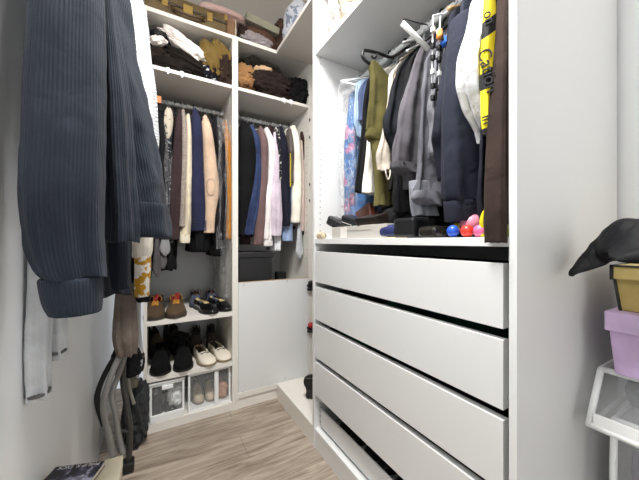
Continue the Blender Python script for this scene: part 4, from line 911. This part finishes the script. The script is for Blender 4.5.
obj('belt',loft(PRg([(136,151,296,1.60,.037),(137,151,301,1.60,.037)],g),40,5,.002,5,54,2.3),black,g,smooth=True)
sash('garment','long white cotton strap hanging between the bag and the wardrobe side','strap',138.5,285,378,1.72,.017,cloth('#b5b5b5'),9)
sash('coat_tail','black coat tail showing behind the cream blouse','coat',131,236,300,1.75,.05,black,10)
# mesh bag
g=thing('mesh_bag','brown translucent mesh bag hanging above the folding chair','bag',(P(126,330,y=1.62).x,1.62,.7))
obj('body',loft(PRg([(118,136,284,1.62,.012),(115,137,292,1.62,.03),(113,137,315,1.62,.05),(113,138,335,1.62,.055),(118,136,354,1.62,.04)],g),48,40,.006,6,61,2.5),cloth('#665a53',h2='#7b6f67'),g,smooth=True)
obj('cord',tube(B(),[P(123,286,y=1.61)-g.location,P(122,276,y=1.61)-g.location,P(121,262,y=1.61)-g.location],.006,8,10),plain('#a8863c',.7),g,smooth=True)
heap('bag','black cloth bag contents bulging beneath the mesh bag','bag',(P(128,345,y=1.74).x,1.74,.42),(.13,.10,.16),black2,62,amp=.18)
# folding chairs
def ch(pts,y): return [P(u,v,y=y+dy) for u,v,dy in pts]
steel=plain('#8a8a88',.28,.35); dk=plain('#2a2a2b',.4,.3)
g=thing('folding_chair','dark grey metal folding chair leaning against the left wall','folding chair',(-.12,1.6,0)); o_=g.location
def tb(name,pts,y,r,m=steel):
    return obj(name,tube(B(),[p-o_ for p in ch(pts,y)],r,10,30),m,g,smooth=True)
tb('front_frame',[(123,348,0),(119,357,0),(111,376,-.01),(104,400,-.02),(105,418,-.02),(110,440,-.02),(113,457,-.02)],1.60,.013)
tb('rear_frame',[(126,350,.03),(121,368,.03),(112,394,.02),(115,412,.02),(119,436,.02),(123,455,.02)],1.62,.012)
tb('back_rail',[(119,350,.06),(106,372,.05),(98,392,.04),(98,406,.04),(104,425,.04)],1.66,.012,dk)
tb('leg',[(124,352,.0),(123,380,0),(127,406,0),(130,430,0),(129,455,0),(127,474,0)],1.66,.013,plain('#4a4946',.35,.6))
tb('leg',[(130,352,.05),(128,378,.05),(126,400,.05),(122,430,.05),(121,452,.05)],1.78,.012,dk)
tb('cross_bar',[(118,430,0),(128,432,0)],1.65,.008,dk)
a=P(127,474,y=1.66); obj('foot_cap',bx(-.025,.03,-.03,.03,0,.05),BPL,g,loc=Vector((a.x,a.y,0))-o_,bevel=.008)
g=thing('folding_stool','light grey folded stool frame with webbing behind the metal chair','folding stool',(-.04,1.80,0)); o_=g.location
tb('frame',[(124,356,0),(128,366,0),(136,376,0),(138,378,0),(137,366,0),(139,352,0),(133,350,0),(128,356,0)],1.78,.006,plain('#8f8c86',.4,.5))
tb('leg',[(127,370,0),(130,390,0),(134,404,0)],1.76,.008,plain('#9b9890',.4,.5))
tb('leg',[(131,358,.02),(132,380,.02),(129,405,.02),(133,430,.02)],1.80,.007,dk)
obj('seat_webbing',loft([(P(132,v,y=1.80).x-o_.x,0,P(132,v,y=1.80).z,w,.008) for v,w in ((358,.03),(366,.035),(374,.035),(388,.02))],24,16,.002,4,72),plain('#84806f',.8),g,smooth=True)
heap('bin_bag','dark grey plastic bag slumped on the floor behind the folding chairs','bag',(P(139,430,y=1.86).x-.01,1.86,0),(.11,.15,.34),cloth('#2f3133',rough=.35,wr=1),73,amp=.22,freq=2)
# ------------------------------------------------------------------ box with book, bottom left
zt=.475
g=thing('cardboard_box','tall beige cardboard box standing at the bottom left under the book','box',(-.165,.80,0))
obj('body',bx(-.083,.083,-.22,.22,0,zt-.006),plain('#b9ac92',.8),g,bevel=.002)
obj('lid',bx(-.0845,.0845,-.222,.222,zt-.03,zt),plain('#cbc3ac',.75),g,bevel=.002)
bp1=P(56,467,z=zt+.014); bp2=P(105,461,z=zt+.014)
ang=math.atan2(bp2.y-bp1.y,bp2.x-bp1.x); Wd=(bp2-bp1).length
g=thing('book','paperback book with dark starry cover lying on the cardboard box','book',(bp1+bp2)/2*1,ang); g.location.z=zt
cm,nt,bs=newmat('book_cover'); N=nt.nodes.new; Lk=nt.links.new
tc=N('ShaderNodeTexCoord'); n=N('ShaderNodeTexNoise'); n.inputs['Scale'].default_value=22; n.inputs['Detail'].default_value=6; n.inputs['Distortion'].default_value=1.2; Lk(tc.outputs['Object'],n.inputs[0])
rp=N('ShaderNodeValToRGB'); e=rp.color_ramp.elements; e[0].position=.44; e[0].color=lin('#15151f'); e[1].position=.66; e[1].color=lin('#c9cbe0'); x_=e.new(.54); x_.color=lin('#4d4b66'); Lk(n.outputs[0],rp.inputs[0]); Lk(rp.outputs[0],bs.inputs['Base Color']); bs.inputs['Roughness'].default_value=.35
obj('pages',bx(-Wd/2+.002,Wd/2-.002,-.176,-.002,.001,.013),plain('#d8d2c0',.8),g)
cv=obj('cover',box(bx(-Wd/2,Wd/2,-.178,0,.013,.0145),-Wd/2,Wd/2,-.178,0,0,.001),cm,g)
obj('title_band',bx(-Wd/2+.001,Wd/2-.001,-.013,-.001,.0145,.0147),plain('#14141a',.4),cv)
M=Matrix.Translation((0,-.0072,.0149))@Matrix.Rotation(PI,4,'Z')
text_mesh('PHILIP K. DICK',.0155,'title_lettering',plain('#e4e4e6',.5),cv,M,.0002)
# ------------------------------------------------------------------ right corner: pile beside the wardrobe
def stack_box(name,label,x0,x1,y0,y1,z0,z1,lid,c,clid,dark=None):
    g=thing(name,label,'storage box',((x0+x1)/2,(y0+y1)/2,z0)); hx,hy=(x1-x0)/2,(y1-y0)/2
    bm=B(); h=z1-z0; t=.88
    vs=[bm.verts.new((sx_*hx*(t if k==0 else .97),sy_*hy*(t if k==0 else .97),0 if k==0 else h-.002)) for k in (0,1) for sx_,sy_ in ((-1,-1),(1,-1),(1,1),(-1,1))]
    bm.faces.new(vs[3::-1]); bm.faces.new(vs[4:])
    for i in range(4): bm.faces.new((vs[i],vs[(i+1)%4],vs[4+(i+1)%4],vs[4+i]))
    obj('body',bm,cloth(c,rough=.8,wr=.05),g,bevel=.003)
    obj('lid',bx(-hx,hx,-hy,hy,h-lid,h+.002),cloth(clid,rough=.8,wr=.05),g,bevel=.003)
    if dark:
        e=bx(-hx-.002,-hx+.004,hy-.006,hy+.002,h-lid-.002,h+.003); box(e,-hx-.002,hx+.002,hy-.004,hy+.002,h-.002,h+.004)
        box(e,-hx-.002,-hx+.003,-hy,hy,h-.001,h+.004); obj('edge_binding',e,BPL,g)
        bm=B(); tube(bm,[(-hx*.885,hy*.885,0),(-hx*.955,hy*.955,h-lid)],.0035,6); obj('corner_binding',bm,BPL,g)
    return g
stack_box('storage_box','lilac fabric storage box with lid, below the yellow one',1.085,1.37,.03,.31,.735,.905,.052,'#bba3c6','#c3acce')
stack_box('storage_box','golden yellow fabric storage box with black edging, on the lilac box',1.105,1.37,.03,.302,.908,1.03,.035,'#a8945a','#b8a56a',True)
bagm=cloth('#08090d',rough=.6,wr=.6)
bp_=B()
bmesh.ops.create_grid(bp_,x_segments=50,y_segments=40,size=1)
tl=P(572,277,y=.33)
def bagtop(px,py):
    return 0
# folded umbrella-cloth bag: wedge shaped, peak over the yellow box, tip hanging out to the left
prof=[(571,276,.335,.004,.005),(575,272,.33,.010,.012),(590,264,.31,.024,.024),(608,255,.28,.040,.032),(626,247,.24,.054,.040),(642,250,.21,.046,.05),(660,262,.17,.018,.055)]
bm=B(); rows=[]; NN=28
pts=catmull([P(a,b,y=c) for a,b,c,_,_ in prof],60); ds=catmull([Vector((d,e,0)) for _,_,_,d,e in prof],60)
for i,p in enumerate(pts):
    t=(pts[min(i+1,60)]-pts[max(i-1,0)]).normalized(); s_=t.cross(Vector((0,0,1))).normalized(); u_=s_.cross(t)
    row=[]
    for k in range(NN):
        an=2*PI*k/NN; c_,s2=math.cos(an),math.sin(an); hh=ds[i].x*(1.25*max(0,s2)**2.2 if s2>0 else -.45*abs(s2)**.6)
        q=p+s_*c_*ds[i].y*1.2+u_*hh; w=noise.noise(q*26)*.006*min(1,i/12); q+=u_*w+s_*noise.noise(q*18+Vector((3,3,3)))*.006*min(1,i/12)
        row.append(bm.verts.new(q-tl))
    rows.append(row)
for i in range(60):
    for k in range(NN): bm.faces.new((rows[i][k],rows[i][(k+1)%NN],rows[i+1][(k+1)%NN],rows[i+1][k]))
bm.faces.new(rows[0][::-1]); bm.faces.new(rows[-1])
tag(obj('nylon_bag',bm,bagm,smooth=True,loc=tl),'black nylon pointed bag draped on top of the yellow storage box','bag')
def zipbag(label,z0,z1,x0,x1,y0,y1,tilt,content,seed,skew=0):
    g=thing('zip_storage_bag',label,'storage bag',((x0+x1)/2,(y0+y1)/2,z0),0,'clear zip bags in the right corner'); hx,hy=(x1-x0)/2,(y1-y0)/2; h=z1-z0
    def c(a,b,k): return Vector((a*hx+(skew if k==0 else 0)*(-1)*.0+(-skew if (k==0 and a<0) else 0),b*hy,k*h+tilt*a*(-1)))
    bm=B(); vs=[bm.verts.new(c(a,b,k)) for k in (0,1) for a,b in ((-1,-1),(1,-1),(1,1),(-1,1))]
    fs=[vs[3::-1],vs[4:]]+[[vs[i],vs[(i+1)%4],vs[4+(i+1)%4],vs[4+i]] for i in range(4)]
    for f in fs: bm.faces.new(f)
    bmesh.ops.subdivide_edges(bm,edges=bm.edges,cuts=6,use_grid_fill=True)
    for v in bm.verts:
        n_=noise.noise_vector(v.co*9+Vector((seed,0,0))); v.co+=n_*.012
    obj('clear_film',bm,clear('#e5e8ea',.16,.2,.12,patch=False),g,smooth=True)
    pb=B(); 
    for k in (0,1):
        tube(pb,[c(-1,-1,k),c(1,-1,k),c(1,1,k),c(-1,1,k)],.0085,8,closed=True)
    for a,b in ((-1,-1),(1,-1),(1,1),(-1,1)): tube(pb,[c(a,b,0),c(a,b,1)],.0085,8)
    obj('white_piping',pb,WPL,g,smooth=True)
    bm=bx(-hx-skew-.003,-hx-skew+.001,-hy+.01,hy-.01,tilt-.002,tilt+.036); obj('white_binding',bm,WPL,g)
    return g
g1=zipbag('clear zip storage bag with white piping directly below the lilac box',.60,.733,1.115,1.37,.03,.325,.0,None,1,skew=.085)
heap('blanket','dark grey blanket inside the upper clear storage bag','blanket',(1.25,.18,.612),(.22,.25,.10),cloth('#6a686c'),151,amp=.06)
g2=zipbag('tall clear zip storage bag with white piping under the upper bag',.20,.598,1.125,1.37,.03,.30,.0,None,2,skew=.02)
heap('blanket','lilac grey blanket inside the tall clear storage bag','blanket',(1.255,.17,.215),(.21,.24,.34),cloth('#8a8594'),152,amp=.06)
g=heap('plastic_sheet','crumpled translucent plastic sheet on the floor of the right corner','plastic sheet',(1.17,.18,0),(.42,.30,.20),clear('#dfe4e6',.6,.2,.9),153,amp=.16)
# ------------------------------------------------------------------ camera, lamps, colour management
cam=bpy.data.cameras.new('camera'); co=bpy.data.objects.new('camera',cam); COL.objects.link(co); sc.camera=co
cam.sensor_width=36; cam.lens=FPX/639*36; cam.clip_start=.02; cam.shift_y=(HZ-240)/639
co.location=(0,0,H); co.rotation_euler=(R(90),0,-YAW)
em=bpy.data.materials.new('lamp_diffuser'); em.use_nodes=True; b=em.node_tree.nodes['Principled BSDF']; b.inputs['Emission Color'].default_value=(1,.95,.88,1); b.inputs['Emission Strength'].default_value=4
lp=thing('ceiling_lamp','round white ceiling lamp above the aisle','ceiling lamp',(.24,.52,CE))
obj('base_ring',cyl(B(),(0,0,-.02),.19,.04,'z',40),WPL,lp,smooth=False); obj('diffuser',cyl(B(),(0,0,-.055),.17,.03,'z',40,r2=.18),em,lp)
def area(name,loc,rot,sx_,sy_,e,c):
    l=bpy.data.lights.new(name,'AREA'); l.shape='RECTANGLE'; l.size=sx_; l.size_y=sy_; l.energy=e; l.color=c
    o=bpy.data.objects.new(name,l); COL.objects.link(o); o.location=loc; o.rotation_euler=rot; return o
area('ceiling_light',(.24,.52,CE-.09),(0,0,0),.45,.25,62,(1,.985,.97))
area('rear_fill_light',(.575,WF-.04,1.15),(R(90),0,0),1.1,2.2,10,(.97,.99,1))  # added fill from behind the camera, set in the unseen opening
w=bpy.data.worlds.new('world'); sc.world=w; w.use_nodes=True; w.node_tree.nodes['Background'].inputs[0].default_value=(.9,.95,1,1); w.node_tree.nodes['Background'].inputs[1].default_value=.6
vs=sc.view_settings; vs.view_transform='Standard'; vs.look='None'; vs.gamma=1; vs.exposure=0; vs.use_curve_mapping=False
